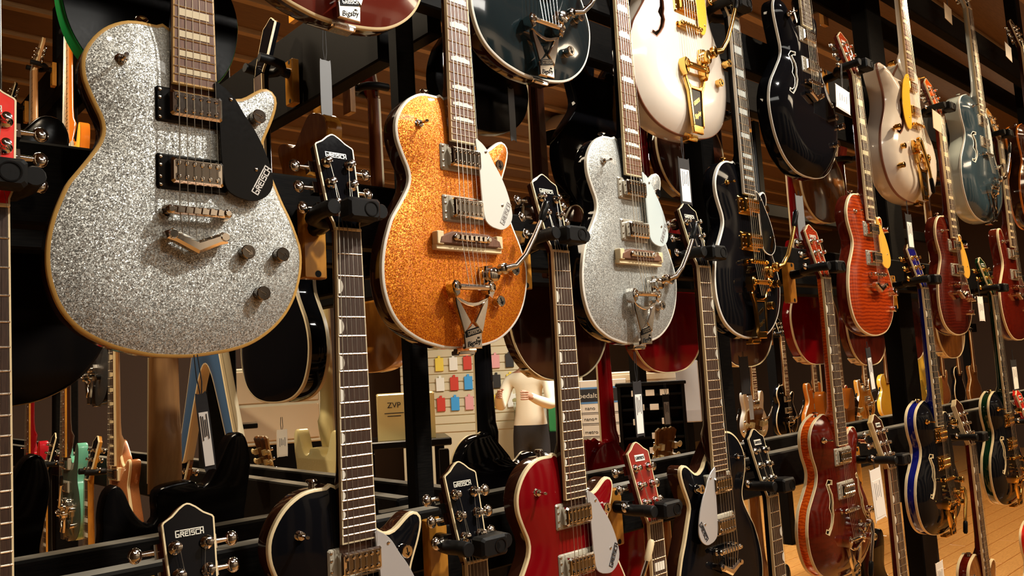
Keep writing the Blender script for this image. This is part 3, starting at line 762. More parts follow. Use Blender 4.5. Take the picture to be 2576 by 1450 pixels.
    for kx, kz, ka in knobs:
        kb = part('knob', knob_mesh(), knobmat, g, (kx * mir, hw + .001, kz)); part('knob_arrow', arrow_mesh(), CHROME if knobmat is DCHROME else BLKPL, kb).rotation_euler = (0, math.radians(ka), 0)
    if switch: part('toggle_switch', switch_mesh(), metal, g, (-.086 * mir, hw + .0015, .019)); 
    part('strap_button', cached('strapb', lambda: MB().lathe([(.0075, 0), (.0045, .003), (.004, .008), (.0085, .012), (.007, .0145)], 'z', (0, 0, 0), 12).mesh('strap_button', .6)), metal, bd, (-.055 * mir * sx, thick * .5, .0755 if key in ('jet', 'hollow') else .04))
    for i in range(6): part('string', string_mesh(i, tail, mir), STEEL, g)
    return g

# ------------------------------------------------------------------ hangers and price tags
def hanger(label, x, z, y=0, front=True, reach=.115, yaw=0):
    """z: height of the nut; the yoke closes just above it"""
    h = thing('guitar_hanger', label, 'hanger', (x, 1.0346 + y, EYE + z + .029), yaw, 'guitar hangers on the rack')
    part('yoke', cached('yoke', lambda: MB().tube([(-.040, -.020, .002), (-.042, .010, 0), (-.034, .040, -.002), (-.015, .052, -.003), (.015, .052, -.003), (.034, .040, -.002), (.042, .010, 0), (.040, -.020, .002)], .0115, 10).mesh('yoke', .8)), RUBBER, h)
    part('arm', cached(('harm', reach), lambda: MB().tube([(0, .050, -.003), (0, .075, -.006), (0, reach, -.006)], [.011, .013, .013], 10).mesh('arm', .8)), BLKPL, h)
    mb = part('mounting_block', cached(('hblock', reach), lambda: MB().rbox((0, reach - .010, -.028), (.040, .018, .115), .002).mesh('mounting_block', .5)), AMBER, h)
    for q in (.022, -.078): part('screw_hole', cached('shole', lambda: MB().lathe([(.0055, .001), (.0055, -.0003), (.0045, -.0003)], 'y', (0, 0, 0), 12).mesh('screw_hole', 0)), RUBBER, mb, (.004, reach - .019, q))
    if front:
        part('latch', cached('latch', lambda: MB().rbox((.004, -.036, 0), (.054, .026, .032), .004).mesh('latch', .5)), RUBBER, h)
        part('badge', cached('badge', lambda: MB().lathe([(.0115, .001), (.0115, -.0006), (.0098, -.0006), (.0098, .0004), (.0005, .0004)], 'y', (0, 0, 0), 20).mesh('badge', .5)), BLKPL, h, (.014, -.0494, 0))
        for s in (-1, 1): part('pivot', cached('pivot', lambda: MB().lathe([(.0105, .010), (.012, .008), (.012, -.008), (.0105, -.010)], 'y', (0, 0, 0), 14).mesh('pivot', .6)), RUBBER, h, (s * .040, -.026, .001))
    return h
def price_tag(label, p, w=.030, hgt=.085, yaw=0, roll=0, card=TAGBLK, paper=PAPER, cord=.06, lines=True, group='price tags on guitars'):
    """p: where its cord is tied; card hangs below"""
    t = thing('price_tag', label, 'tag', p, yaw, group); t.rotation_euler[1] = math.radians(roll)
    part('cord', cached(('cord', cord), lambda: MB().tube([(-.002, 0, 0), (-.0025, .001, -cord * .5), (0, 0, -cord)], .0008, 5).tube([(.002, 0, 0), (.003, 0, -cord * .6), (0, 0, -cord)], .0008, 5).mesh('cord', .9)), TAGBLK, t)
    part('card', cached(('card', w, hgt, cord), lambda: MB().prism(spline([(-w / 2, -cord + .004), (-w / 2 + .004, -cord + .008), (w / 2 - .004, -cord + .008), (w / 2, -cord + .004), (w / 2, -cord - hgt + .004), (w / 2 - .004, -cord - hgt), (-w / 2 + .004, -cord - hgt), (-w / 2, -cord - hgt + .004)], 40), -.0008, .0008).mesh('card', 0)), card, t)
    if paper:
        lb = part('label', cached(('label', w, hgt, cord), lambda: MB().box((0, -.0011, -cord - hgt * .56), (w * .78, .0006, hgt * .78)).mesh('label', 0)), paper, t)
        if lines:
            part('print_lines', cached(('plines', w, hgt, cord), lambda: [b := MB(), [b.box(((k - 1.5) * w * .16, -.0016, -cord - hgt * (.40 - .02 * (k % 2))), (.0011, .0005, hgt * (.36 - .06 * (k % 3)))) for k in range(4)]][0].mesh('print_lines', 0)), INK, lb)
    return t

# ------------------------------------------------------------------ the room
def slab(name, c, d, mat): return structure(name, MB().box(c, d).mesh(name, 0), mat)
FL = slab('floor', (5, 2.5, -.03), (17, 14, .04), FLOORW)
pl = cached('plank', lambda: MB().rbox((0, 0, 0), (1.796, .010, .116), .002).mesh('floor_plank', 0))
for i in range(30):
    for j in range(5):
        o = part('floor_plank', pl, FLOORW, FL, (2.0 + j * 1.8 + (i * .73) % 1.8, 1.2 + i * .12, -.005), (math.radians(-90), 0, 0))
CE = slab('ceiling', (5, 2.5, 3.56), (17, 14, .05), CEILW)
cb = cached('cboard', lambda: MB().rbox((0, 0, 0), (15.5, .020, .36), .003).mesh('ceiling_board', 0))
cs = cached('cbat', lambda: MB().rbox((0, 0, 0), (15.5, .035, .045), .003).mesh('ceiling_batten', 0))
for i in range(26):
    part('ceiling_board', cb, CEILW, CE, (5, -.8 + i * .37, 3.525), (math.radians(-90), 0, 0))
    part('ceiling_batten', cs, BATTEN, CE, (5, -.985 + i * .37 + .001, 3.505), (math.radians(-90), 0, 0))
slab('wall_back', (5, 9.0, 1.75), (17, .06, 3.6), BROWNW)
slab('wall_front', (5, -4.2, 1.75), (17, .06, 3.6), TANW)
FW = bpy.data.objects['wall_front']
for i in range(15): part('reflection_board', cached('wpan', lambda: MB().rbox((0, 0, 0), (.62, .05, 2.9), .006).mesh('reflection_board', 0)), BLKWOOD, FW, (-2.6 + i * 1.12, -4.14, 1.5 - .0))  # added unseen dark boards that give the chrome contrast to reflect
slab('wall_left', (-3.4, 2.5, 1.75), (.06, 14, 3.6), BROWNW)
slab('wall_right', (13.2, 2.5, 1.75), (.06, 14, 3.6), BROWNW)

# ------------------------------------------------------------------ racks
rk = thing('guitar_rack', 'long black timber guitar rack carrying the rows of hanging guitars', 'rack', (.89, 1.27, 0))
def rail(parent, x0, x1, y0, y1, z0, z1, axis='x'):
    c = parent.location
    q = ((x0 + x1) / 2 - c.x, (y0 + y1) / 2 - c.y, (z0 + z1) / 2 + EYE); d = (abs(x1 - x0), abs(y1 - y0), abs(z1 - z0))
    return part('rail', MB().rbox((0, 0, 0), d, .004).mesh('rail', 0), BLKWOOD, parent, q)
for z0, z1, dz in ((-.36, -.26, .03), (.20, .31, .02), (.81, .92, 0), (1.34, 1.45, 0)):
    for ya, yb in ((1.150, 1.190), (1.350, 1.390)):
        rail(rk, -.9, .862, ya, yb, z0 + dz, z1 + dz); rail(rk, .864, 11.5, ya, yb, z0, z1)
for x, w in ((-.5, .07), (.905, .042), (1.92, .06), (3.16, .14), (5.2, .08), (7.5, .08)):
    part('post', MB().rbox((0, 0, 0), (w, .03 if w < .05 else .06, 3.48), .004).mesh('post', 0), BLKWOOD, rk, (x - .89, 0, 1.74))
part('post', MB().rbox((0, 0, 0), (.026, .018, 1.7), .003).mesh('post', 0), DKBROWN, rk, (1.262 - .89, -.02, 2.55))
bolt = cached('bolt', lambda: MB().lathe([(.011, .002), (.011, -.002), (.007, -.004), (.0065, -.012), (.003, -.0125)], 'y', (0, 0, 0), 8).mesh('bolt', .5))
for x in (.45, .50, .55, .98, 1.4, 1.45, 1.66, 2.2): part('bolt', bolt, NICKEL, rk, (x - .89, 1.150 - 1.27, EYE - .30))
pr = thing('guitar_rack', 'black timber rack running back into the shop at the left, copper guitar on it', 'rack', (1.04, 3.9, 0))
for z0, z1, y0 in ((-.36, -.25, 1.42), (.20, .29, 1.6), (.69, .90, 1.42), (1.46, 1.62, 3.2)):
    for xa, xb, dz in ((.95, .99, 0), (1.09, 1.13, .095 if z0 == .69 else 0)): rail(pr, xa, xb, y0, 6.4, z0 + dz, z1 + dz)
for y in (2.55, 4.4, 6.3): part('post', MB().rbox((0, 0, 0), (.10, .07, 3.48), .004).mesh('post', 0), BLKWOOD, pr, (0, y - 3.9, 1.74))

# ------------------------------------------------------------------ front of the rack: the row at eye height
JK = [(.104, -.218, 35), (.064, -.274, 70), (.079, -.031, 80)]
GM = 'guitars in the middle row'
guitar('electric_guitar', 'large silver sparkle guitar with black pickguard, nearest of the middle row', .392, .394, -.015, -.7, top=SILVER, side=DKBROWN, bind=AGED, purf=True, board=ROSE, bbind=AGED, inlay='block', inlmat=AGEDINL, bezel=BLKPL, guard='jet', guardmat=BLKPL, glogo=PAPER, tail='v', knobs=[(.066, -.217, 35), (.115, -.218, 30), (.086, -.272, 30), (.086, -.028, 20)], knobmat=DCHROME, group=GM)
guitar('electric_guitar', 'orange sparkle guitar with pale pickguard and chrome vibrato arm', .858, .3946, .0045, 1.7, top=ORANGESP if False else GOLDSP, side=DKBROWN, bind=WHITEB, purf=True, board=ROSE, bbind=CREAM, inlay='hump', inlmat=PEARL, guard='jet', guardmat=PALEPG, glogo=SILVPG, base=True, tail='big', knobs=JK, group=GM)
guitar('electric_guitar', 'smaller silver sparkle guitar with pale blue-grey pickguard and vibrato arm', 1.315, .393, .004, 2, top=SILVER, side=BLACK, bind=WHITEB, purf=False, board=ROSE, bbind=CREAM, inlay='hump', inlmat=PEARL, guard='jet', guardmat=BLUEPG, glogo=SILVPG, base=True, tail='big', knobs=JK, group=GM)
guitar('electric_guitar', 'black guitar with gold hardware and white binding in the middle row', 1.747, .397, -.007, 3, top=BLACK, side=BLACK, bind=WHITEB, board=EBONY, bbind=WHITEB, inlay='full', inlmat=PEARLB, metal=GOLD, bezel=GOLD, guard='jet', guardmat=BLKPL, gbind=WHITEB, glogo=GOLD, tail='bigf', tailk=1.2, knobs=JK, hlogo='plate', group=GM)
guitar('electric_guitar', 'flamed amber-red guitar with gold pickguard in the middle row', 2.446, .3945, 0, 1, top=FLAME, side=MAHOG, bind=CREAM, board=DROSE, bbind=CREAM, inlay='full', inlmat=CREAM, guard='jet', guardmat=GOLDPG, tail='v', knobs=[(.108, -.215, 30), (.132, -.222, 30), (.104, -.272, 30), (.112, -.024, 20)], switch=True, facem=FLAME, headmat=MAHOG, group=GM)
guitar('electric_guitar', 'dark walnut-red guitar with gold pickguard in the middle row', 3.133, .3876, 0, 0, top=FLAMED, side=MAHOG, bind=CREAM, board=DROSE, bbind=CREAM, inlay='full', inlmat=CREAM, guard='jet', guardmat=GOLDPG, tail='v', knobs=[(.108, -.215, 30), (.132, -.222, 30), (.104, -.272, 30), (.112, -.024, 20)], facem=HOLORA, headmat=MAHOG, group=GM)
guitar('electric_guitar', 'red double-cutaway guitar with cream binding at the right edge', 3.80, .395, 0, 0, key='dc', sx=.96, sz=.90, top=HOLRED, side=MAHOG, bind=CREAM, board=DROSE, inlay='full', inlmat=CREAM, tail='v', knobs=[(.09, -.2, 0), (.11, -.26, 0)], facem=AMBER, group=GM)

# ------------------------------------------------------------------ the row below
GL = 'guitars in the lower row'
guitar('electric_guitar', 'red-headed guitar at the left edge, only neck and headstock in view', .166, -.235, 0, 0, top=REDM, side=DKBROWN, bind=CREAM, board=DROSE, bbind=CREAM, inlay='thumb', facem=P('signal_red', (.75, .02, .012), .2, coat=.5), guard='jet', guardmat=SILVPG, glogo=INK, knobs=JK, group=GL)
guitar('electric_guitar', 'black guitar with silver pickguard and thumbnail inlays, below the orange sparkle', .622, -.2285, 0, 0, top=BLACK, side=DKBROWN, bind=CREAM, purf=True, board=DROSE, bbind=AGEDINL, inlay='thumb', guard='jet', guardmat=SILVPG, glogo=INK, tail='big', knobs=JK, group=GL)
guitar('electric_guitar', 'dark red guitar with silver pickguard and chrome vibrato arm', 1.075, -.2347, 0, 0, top=REDL, side=DKBROWN, bind=CREAM, purf=True, board=DROSE, bbind=CREAM, inlay='thumb', guard='jet', guardmat=SILVPG, glogo=INK, tail='big', tipm=CREAM, knobs=JK, group=GL)
guitar('electric_guitar', 'left-handed black guitar with silver pickguard, cutaway on the left', 1.537, -.243, 0, 0, mir=-1, top=BLACK, side=DKBROWN, bind=CREAM, purf=True, board=DROSE, bbind=CREAM, inlay='thumbr', guard='jet', guardmat=SILVPG, glogo=INK, tail='v', knobs=JK, group=GL)
guitar('electric_guitar', 'orange-sided hollow guitar with deep red f-hole top and chrome vibrato', 2.117, -.248, 0, 0, key='hollow', deep=.015, thick=.043, h=.014, top=HOLRED, side=HOLORA, bind=CREAM, backbind=CREAM, fholes=(-1, 1), board=DROSE, bbind=CREAM, inlay='thumb', tail='big', armdown=True, knobs=[(.118, -.188, 0), (.120, -.262, 0), (.122, 0, 0)], facem=REDHD, headmat=MAHOG, group=GL)
guitar('electric_guitar', 'black-topped hollow guitar with blue sides and gold hardware', 2.805, -.258, 0, 0, key='hollow', sx=1.02, deep=.015, thick=.043, h=.014, top=BLACK, side=BLUEL, bind=CREAM, backbind=CREAM, fholes=(1,), board=EBONY, bbind=CREAM, inlay='thumb', metal=GOLD, bezel=GOLD, tail='big', armdown=True, guard='long', guardmat=BLKPL, knobs=[(.118, -.188, 0), (.120, -.262, 0), (.122, 0, 0)], facem=BLUEL, headmat=DKBROWN, hlogo=None, group=GL)
guitar('electric_guitar', 'black-topped hollow guitar with dark green sides and gold hardware', 3.49, -.268, 0, 0, key='hollow', sx=1.02, deep=.015, thick=.043, h=.014, top=BLACK, side=GREENL, bind=CREAM, backbind=CREAM, fholes=(1,), board=EBONY, bbind=CREAM, inlay='thumb', metal=GOLD, bezel=GOLD, tail='big', armdown=True, knobs=[(.118, -.188, 0), (.120, -.262, 0), (.122, 0, 0)], facem=GREENL, headmat=GREENL, hlogo='plate', group=GL)
guitar('electric_guitar', 'orange-red hollow guitar at the right edge of the lower row', 4.19, -.268, 0, 0, key='hollow', deep=.015, thick=.043, top=HOLORA, side=HOLORA, bind=CREAM, backbind=CREAM, fholes=(1,), board=DROSE, bbind=CREAM, inlay='thumb', tail='big', facem=REDHD, headmat=MAHOG, group=GL)

# ------------------------------------------------------------------ the row above
GT = 'guitars in the upper row'
guitar('electric_guitar', 'dark red guitar at the top edge with gold-lit tailpiece, above the orange sparkle', .642, .905, 0, 0, key='jet', sx=1.04, top=P('brown_red_lacquer', (.11, .012, .006), .14, coat=.6), side=DKBROWN, bind=CREAM, board=DROSE, inlay='thumb', tail='big', metal=NICKEL, knobs=[], group=GT)
guitar('electric_guitar', 'black guitar with chrome vibrato, cut by the top edge', 1.070, .905, 0, 0, top=P('blue_black_lacquer', (.006, .012, .014), .10, coat=.6), side=DKBROWN, bind=WHITEB, purf=True, board=DROSE, inlay='hump', tail='big', knobs=[(.104, -.205, 35), (.068, -.285, 70), (.079, -.031, 80)], group=GT)
guitar('hollow_guitar', 'white hollow guitar with gold vibrato and amber pickguard', 1.553, .944, 0, 0, key='hollow', sx=1.056, sz=1.232, deep=.016, thick=.06, h=.018, top=WHITE, side=WHITE, bind=P('thin_brown_edge', (.30, .12, .07), .4), fholes=(1,), board=ROSE, bbind=CREAM, inlay='hump', metal=GOLD, bezel=GOLD, guard='long', guardmat=P('amber_pickguard', (.90, .50, .04), .25, coat=.4), tail='bigf', tailk=1.4, knobs=[(.152, -.225, 35), (.108, -.283, 60)], group=GT)
guitar('hollow_guitar', 'black double-cutaway hollow guitar with white edge line and f-holes', 2.150, .930, 0, 0, key='dc', deep=.022, thick=.05, h=.015, top=BLACK, side=BLACK, bind=WHITEB, fholes=(-1, 1), board=DROSE, bbind=CREAM, inlay='dot', tail='v', knobs=[(.11, -.25, 0), (.15, -.27, 0), (.105, -.33, 0)], group=GT)
guitar('hollow_guitar', 'left-handed white hollow guitar with gold hardware and amber pickguard', 2.885, .930, 0, 0, key='hollow', sx=1.22, sz=1.253, mir=-1, deep=.026, thick=.062, h=.020, top=WHITE, side=WHITE, bind=P('thin_brown_edge', (.30, .12, .07), .4), fholes=(-1,), board=ROSE, bbind=AGED, inlay='hump', inlmat=AGEDINL, metal=GOLD, bezel=None, guard='wide', guardmat=P('amber_pickguard', (.90, .50, .04), .25, coat=.4), tail='bigf', tailk=1.35, armdown=True, knobs=[(.165, -.20, 0), (.140, -.262, 0), (.155, .02, 0), (.165, -.33, 0)], facem=WHITE, headmat=WHITE, neckm=WHITE, group=GT)
guitar('hollow_guitar', 'blue-grey hollow guitar with pale sides and silver pickguard', 3.60, .930, 0, 0, key='hollow', sx=1.22, sz=1.28, deep=.02, thick=.068, h=.020, top=BLUEGR, side=PALEBLUE, bind=WHITEB, fholes=(-1, 1), board=DROSE, bbind=CREAM, inlay='block', guard='long', guardmat=BLUEPG, tailk=1.3, tail='big', knobs=[(.15, -.20, 0), (.125, -.262, 0)], group=GT)
guitar('hollow_guitar', 'orange-edged dark guitar at the right edge of the upper row', 4.32, .930, 0, 0, key='hollow', sx=1.1, sz=1.2, deep=.02, thick=.06, top=DKBROWN, side=DKBROWN, bind=SUNB, backbind=SUNB, board=DROSE, tail='v', group=GT)

# ------------------------------------------------------------------ the bottom row: headstocks reach into the picture
GK = 'guitars in the bottom row'
guitar('electric_guitar', 'black headstock with cream edge in the lower left corner', .392, -.752, 0, 0, top=REDM, side=REDM, bind=CREAM, facem=BLACK, headmat=MAHOG, guard='jet', guardmat=SILVPG, group=GK)
guitar('electric_guitar', 'black headstock with white edge, left of the dark red guitar', .836, -.751, 0, 0, top=BLACK, side=DKBROWN, bind=CREAM, board=DROSE, inlay='thumb', facem=BLACK, guard='jet', guardmat=SILVPG, group=GK)
guitar('electric_guitar', 'red headstock between the dark red and the left-handed black guitar', 1.297, -.766, 0, 0, top=REDM, side=MAHOG, bind=CREAM, board=DROSE, inlay='block', facem=P('headstock_red', (.22, .014, .008), .2, coat=.5), headmat=MAHOG, hlogo='plate', group=GK)
guitar('electric_guitar', 'black headstock with white plate, right of the left-handed black guitar', 1.744, -.780, 0, 0, top=BLACK, side=BLACK, bind=WHITEB, board=DROSE, inlay='thumbr', facem=BLACK, hlogo='plate', group=GK)
guitar('electric_guitar', 'cream-edged brown headstock left of the blue-sided guitar', 2.41, -.797, 0, 0, top=HOLRED, side=HOLRED, bind=CREAM, facem=DKBROWN, headmat=P('cream_side', (.58, .40, .16), .35), hlogo='plate', board=DROSE, bbind=AGEDINL, inlay='thumb', group=GK)
guitar('electric_guitar', 'dark headstock between the blue-sided and the green-sided guitar', 3.075, -.797, 0, 0, key='hollow', top=BROWNB, side=HOLRED, bind=CREAM, backbind=CREAM, facem=DKBROWN, headmat=CREAM, hlogo=None, board=DROSE, bbind=CREAM, inlay='thumb', group=GK)
guitar('electric_guitar', 'bright red headstock at the right edge', 3.75, -.80, 0, 0, key='hollow', top=REDM, side=REDM, bind=CREAM, backbind=CREAM, facem=REDM, headmat=REDM, hlogo='plate', group=GK)

# hangers that hold the headstocks in view
for lb, x, z in (('black hanger under the red headstock at the left edge', .166, .216), ('black hanger holding the headstock left of the orange sparkle guitar', .622, .218), ('black hanger left of the smaller silver sparkle guitar', 1.075, .213), ('black hanger left of the gold-hardware black guitar', 1.537, .206),
                 ('black hanger under the flamed red headstock', 2.117, .201), ('black hanger under the blue headstock', 2.805, .190), ('black hanger under the dark green headstock', 3.49, .181), ('black hanger under the last headstock on the right', 4.19, .181),
                 ('black hanger right of the white hollow guitar', 1.747, .846), ('black hanger under the orange headstock by the left-handed white guitar', 2.446, .8435), ('black hanger under the brown headstock by the blue-grey guitar', 3.133, .837), ('black hanger under the amber headstock at the upper right', 3.80, .844),
                 ('black hanger under the corner headstock', .392, -.303), ('black hanger left of the dark red guitar', .836, -.302), ('black hanger under the small red headstock', 1.297, -.317), ('black hanger right of the left-handed black guitar', 1.744, -.331), ('black hanger under the cream-edged headstock', 2.41, -.348), ('black hanger between the blue-sided and green-sided guitars', 3.075, -.348), ('black hanger under the bright red headstock', 3.75, -.351)):
    hanger(lb, x, z)

# ------------------------------------------------------------------ guitars on the far side of the rack, seen from behind
GB = 'guitars hung on the far side of the rack'
def back(label, x, z, **k):
    kw = dict(yaw=180, y=.495, full=False, group=GB, key='dc', sx=.98, sz=.93, thick=.046, top=BLACK, side=BLACKG, bind=None, backbind=None, neckm=None, lite=True, hlogo=None)
    kw.update(k); hanger(' '.join(('hanger for the ' + label).split()[:16]), x, z + NUTZ, kw['y'], False, .105 + kw['y'] - .495 + .026, 180)
    return guitar('electric_guitar', label, x, z, **kw)
back('black horned bass seen from behind with a tan maple neck', .515, -.16, key='bass', side=BLACKG, neckm=MAPLE, headmat=MAPLE, y=.47)
back('black horned guitar back at the lower left edge', .190, -.165, key='bass', side=BLACKG)
back('large black guitar back left of the big silver sparkle', .235, .39, y=.47)
back('green-edged black guitar back above the big silver sparkle', .50, .945, side=GREENB, backplate=BLACKG, sx=.85)
back('black guitar back right of the orange sparkle, below the upper black guitar', 1.31, .93, key='jet', mir=-1)
back('big black waisted guitar back left of the smaller silver sparkle', 1.745, .82, side=BLACK)
back('brown-black guitar back behind the black tag', 2.19, .92, side=DKBROWN, backbind=CREAM)
back('amber-lit brown guitar back below the black double-cutaway', 3.09, .92, side=BROWNB, backbind=CREAM)
back('dark guitar back with square jack plate beside the orange sparkle', 1.53, .37, side=DKBROWN, backbind=CREAM, jack=1)
back('red guitar back below the smaller silver sparkle', 1.99, .37, side=REDL, backbind=CREAM)
back('dark guitar back with cream jack plate below the gold-hardware black guitar', 2.42, .37, side=DKBROWN, backbind=CREAM, jack=1)
back('dark red guitar back with cream jack plate left of the flamed guitar', 2.92, .36, side=REDL, backbind=CREAM, jack=1)
back('brown guitar back with jack plate below the flamed guitar', 3.36, .34, side=MAHOG, backbind=CREAM, jack=1)
back('cherry guitar back with jack plate left of the dark walnut guitar', 3.80, .345, side=MAHOG, backbind=CREAM, jack=1)
back('orange-brown guitar back with jack plate below the dark walnut guitar', 4.30, .34, side=BROWNB, backbind=CREAM, jack=1)
back('black single-cut guitar back above the dark red guitar', 1.29, -.225, key='jet', mir=-1, side=BLACK, bind=CREAM)
back('cherry red guitar back between the sign and the black pedal rack', 1.74, -.285, key='jet', mir=-1, side=REDL, bind=None, neckm=REDL)
back('yellow guitar back behind the cream-edged headstock', 3.98, -.2, key='sg', side=YEL, neckm=YEL)
back('orange guitar back right of the orange-sided hollow guitar', 3.05, -.2, key='sg', side=SUNB, neckm=DKBROWN)
PEGC = P('cream_peg', (.78, .60, .28), .3)
back('brown open headstock with cream pegs left of the left-handed black guitar', 1.96, -.80, head='open', lite=False, buttons=PEGC, headmat=BROWNB, neckm=BROWNB)
back('brown open headstock with cream pegs right of the left-handed black guitar', 2.46, -.78, head='open', lite=False, buttons=PEGC, headmat=BROWNB, neckm=BROWNB)
back('dark headstock with pegs in the gap behind the orange-sided guitar', 3.20, -.79, head='crown', lite=False, buttons=PEGC, headmat=DKBROWN)

# ------------------------------------------------------------------ the rack that runs back into the shop
GP = 'guitars on the rack at the back left'
def side_g(label, Y, z, **k):
    kw = dict(yaw=-90, group=GP, thick=.046, hlogo=None); kw.update(k)
    hanger(' '.join(('hanger for the ' + label).split()[:16]), k.get('X', .85), z + NUTZ, Y - 1.0346, False, .095, kw['yaw'])
    g = guitar('electric_guitar', label, k.get('X', .85), z, y=Y - 1.0346, **{a: b for a, b in kw.items() if a != 'X'}); return g
side_g('copper single-cut guitar with cream pickup frame at the lower left', 2.97, -.242, top=COPPER, side=COPPER, bind=CREAM, board=DROSE, bbind=CREAM, inlay='trap', inlmat=CREAM, metal=DCHROME, bezel=CREAM, tail='stop', switch=False, neckm=MAPLE)
side_g('sea green guitar at the lower left', 3.60, -.238, key='sg', top=P('grey_green_top', (.05, .07, .05), .2, coat=.5), side=MINT, bind=None, board=ROSE, bbind=AMBER, inlay='dot', tail='stop', knobs=[(.09, -.20, 0), (.10, -.26, 0)], neckm=DKBROWN)
side_g('red guitar at the lower left, farthest of three', 4.22, -.246, key='sg', top=REDM, side=P('crimson', (.45, .01, .02), .2, coat=.5), bind=None, board=ROSE, bbind=AMBER, inlay='dot', tail='stop', knobs=[(.09, -.20, 0), (.10, -.26, 0)], knobmat=BLKPL, neckm=REDL)
side_g('black guitar with white control plate below the big silver sparkle', 3.22, .31, key='jet', top=P('soft_black', (.03, .03, .03), .4), side=BLACKG, bind=None, guard='jet', guardmat=PAPER, tail='stop', knobs=[(.09, -.1, 0), (.08, -.25, 0)], knobmat=BLKPL)
side_g('blue winged guitar with cream edge, hanging points down', 2.20, .215, key='vee', top=P('faded_blue', (.05, .10, .19), .3, coat=.4), side=AGEDINL, bind=CREAM, thick=.038, full=False, lite=True, neckm=MAHOG)
side_g('glossy black hollow guitar with two cream edges, right of the big silver sparkle', 1.79, .30, key='hollow', top=BLACK, side=BLACK, bind=AGEDINL, backbind=AGEDINL, thick=.06, full=False, lite=True)
side_g('orange sunburst guitar with pale neck at the upper left', 3.56, 1.035, key='sg', top=YEL, side=SUNB, bind=None, board=MAPLE, bbind=None, inlay='dot', inlmat=BLKPL, tail='stop', neckm=SUNB, headmat=MAPLE, facem=MAPLE, head='six')
side_g('black guitar with pale neck at the upper left', 4.17, 1.08, key='sg', top=BLACK, side=BLACK, bind=None, board=MAPLE, bbind=None, inlay='dot', inlmat=BLKPL, tail='stop', neckm=MAPLE, headmat=MAPLE, facem=MAPLE, head='six')
side_g('dark guitar with bound neck at the upper left edge', 4.75, 1.06, key='jet', top=BLACK, side=BLACK, bind=CREAM, tail='stop')
side_g('dark brown guitar with wooden headstock at the lower left, in front of the copper one', 2.40, -.79, key='jet', top=BROWNB, side=BROWNB, bind=CREAM, tail='stop', neckm=AMBER)
side_g('amber necked guitar under the sea green one', 3.28, -.76, key='jet', top=AMBER, side=AMBER, bind=CREAM, tail='stop', neckm=AMBER, bbind=AMBER)
side_g('dark guitar with cream bound neck under the red one', 3.90, -.76, key='jet', top=BLACK, side=BLACKG, bind=CREAM, tail='stop', bbind=AMBER)
side_g('pale yellow horned guitar seen from behind, left of the thumbnail-inlay neck', 2.26, -.20, X=1.27, yaw=90, key='sg', top=BLACK, side=CREAMBODY, bind=None, full=False, lite=True, neckm=CREAMBODY)

# ------------------------------------------------------------------ price tags and cards
def hang(label, px, py0, py1, Y=1.02, w=.030, hgt=None, card=TAGBLK, paper=PAPER, cord=None, yaw=0, roll=0, lines=True, total=None):
    """cord tied at py0; the card's top is at py1"""
    a = at(px, py0, Y); b = at(px, py1, Y); c = max(.012, a.z - b.z)
    return price_tag(label, a, w, hgt, yaw, roll, card, paper, c, lines)
hang('dark grey strip tag hanging from the dark red guitar at the top edge', 815, 78, 165, w=.018, hgt=.075, paper=None, card=GREYTAG)
hang('black tag with white printed label below the white hollow guitar', 1714, 345, 408, w=.040, hgt=.092, Y=1.0)
hang('long black tag with white label below the big silver sparkle', 492, 893, 1010, w=.014, hgt=.086, roll=-6, yaw=-20)
hang('black tag with white label below the smaller silver sparkle', 1596, 885, 972, w=.026, hgt=.098, Y=1.02)
hang('narrow black tag beside the black pedal rack', 1672, 965, 1000, Y=1.5, w=.020, hgt=.085, yaw=-35)
hang('white printed card hanging by the orange headstock', 2116, 160, 228, w=.085, hgt=.062, card=PAPER, paper=PAPER, Y=1.0, roll=7)
hang('cream card hanging at the top edge near the pale neck', 2381, -20, 18, w=.075, hgt=.058, card=CARD, paper=None, Y=1.05, roll=7)
hang('cream card hanging below the brown headstock', 2355, 275, 288, w=.075, hgt=.060, card=CARD, paper=None, Y=1.0, roll=7)
hang('white card hanging at the upper right edge', 2532, 75, 115, w=.085, hgt=.062, card=PAPER, paper=None, Y=1.05, roll=7)
hang('white card hanging right of the dark walnut guitar', 2459, 702, 752, w=.056, hgt=.080, card=PAPER, paper=PAPER, Y=1.0)
hang('black tag with pale label above the blue headstock', 2280, 505, 545, w=.048, hgt=.105, Y=1.02)
hang('black tag with pale label below the flamed guitar', 2180, 860, 884, w=.030, hgt=.115, Y=1.02, roll=-5)
hang('black tag with white label at the right edge', 2545, 880, 912, w=.070, hgt=.110, Y=1.02)
hang('large white tag beside the orange-sided hollow guitar', 2196, 1150, 1190, w=.066, hgt=.125, card=PAPER, paper=PAPER, Y=.99, roll=-4)
hang('white card between the blue-sided and green-sided guitars', 2441, 1140, 1176, w=.050, hgt=.090, card=PAPER, paper=None, Y=1.05)
hang('white printed paper at the bottom edge below the blue-sided guitar', 2358, 1380, 1424, w=.060, hgt=.080, card=PAPER, paper=PAPER, Y=1.1)
hang('narrow grey strip tag on the black guitar back', 1284, 215, 232, Y=1.44, w=.020, hgt=.125, paper=None, card=GREYTAG)
hang('grey tag beside the red flamed headstock', 2008, 480, 500, Y=1.1, w=.042, hgt=.125, paper=None, card=GREYTAG)
hang('small cream card with print left of the pale yellow guitar', 708, 1050, 1090, Y=1.9, w=.028, hgt=.058, card=CARD, paper=CARD)
hang('narrow black strip tag below the gold-hardware black guitar', 1868, 885, 905, Y=1.35, w=.050, hgt=.105, paper=None)
hang('small white tag beside the white-plate headstock', 1886, 985, 1002, Y=1.45, w=.022, hgt=.07, card=PAPER, paper=None)

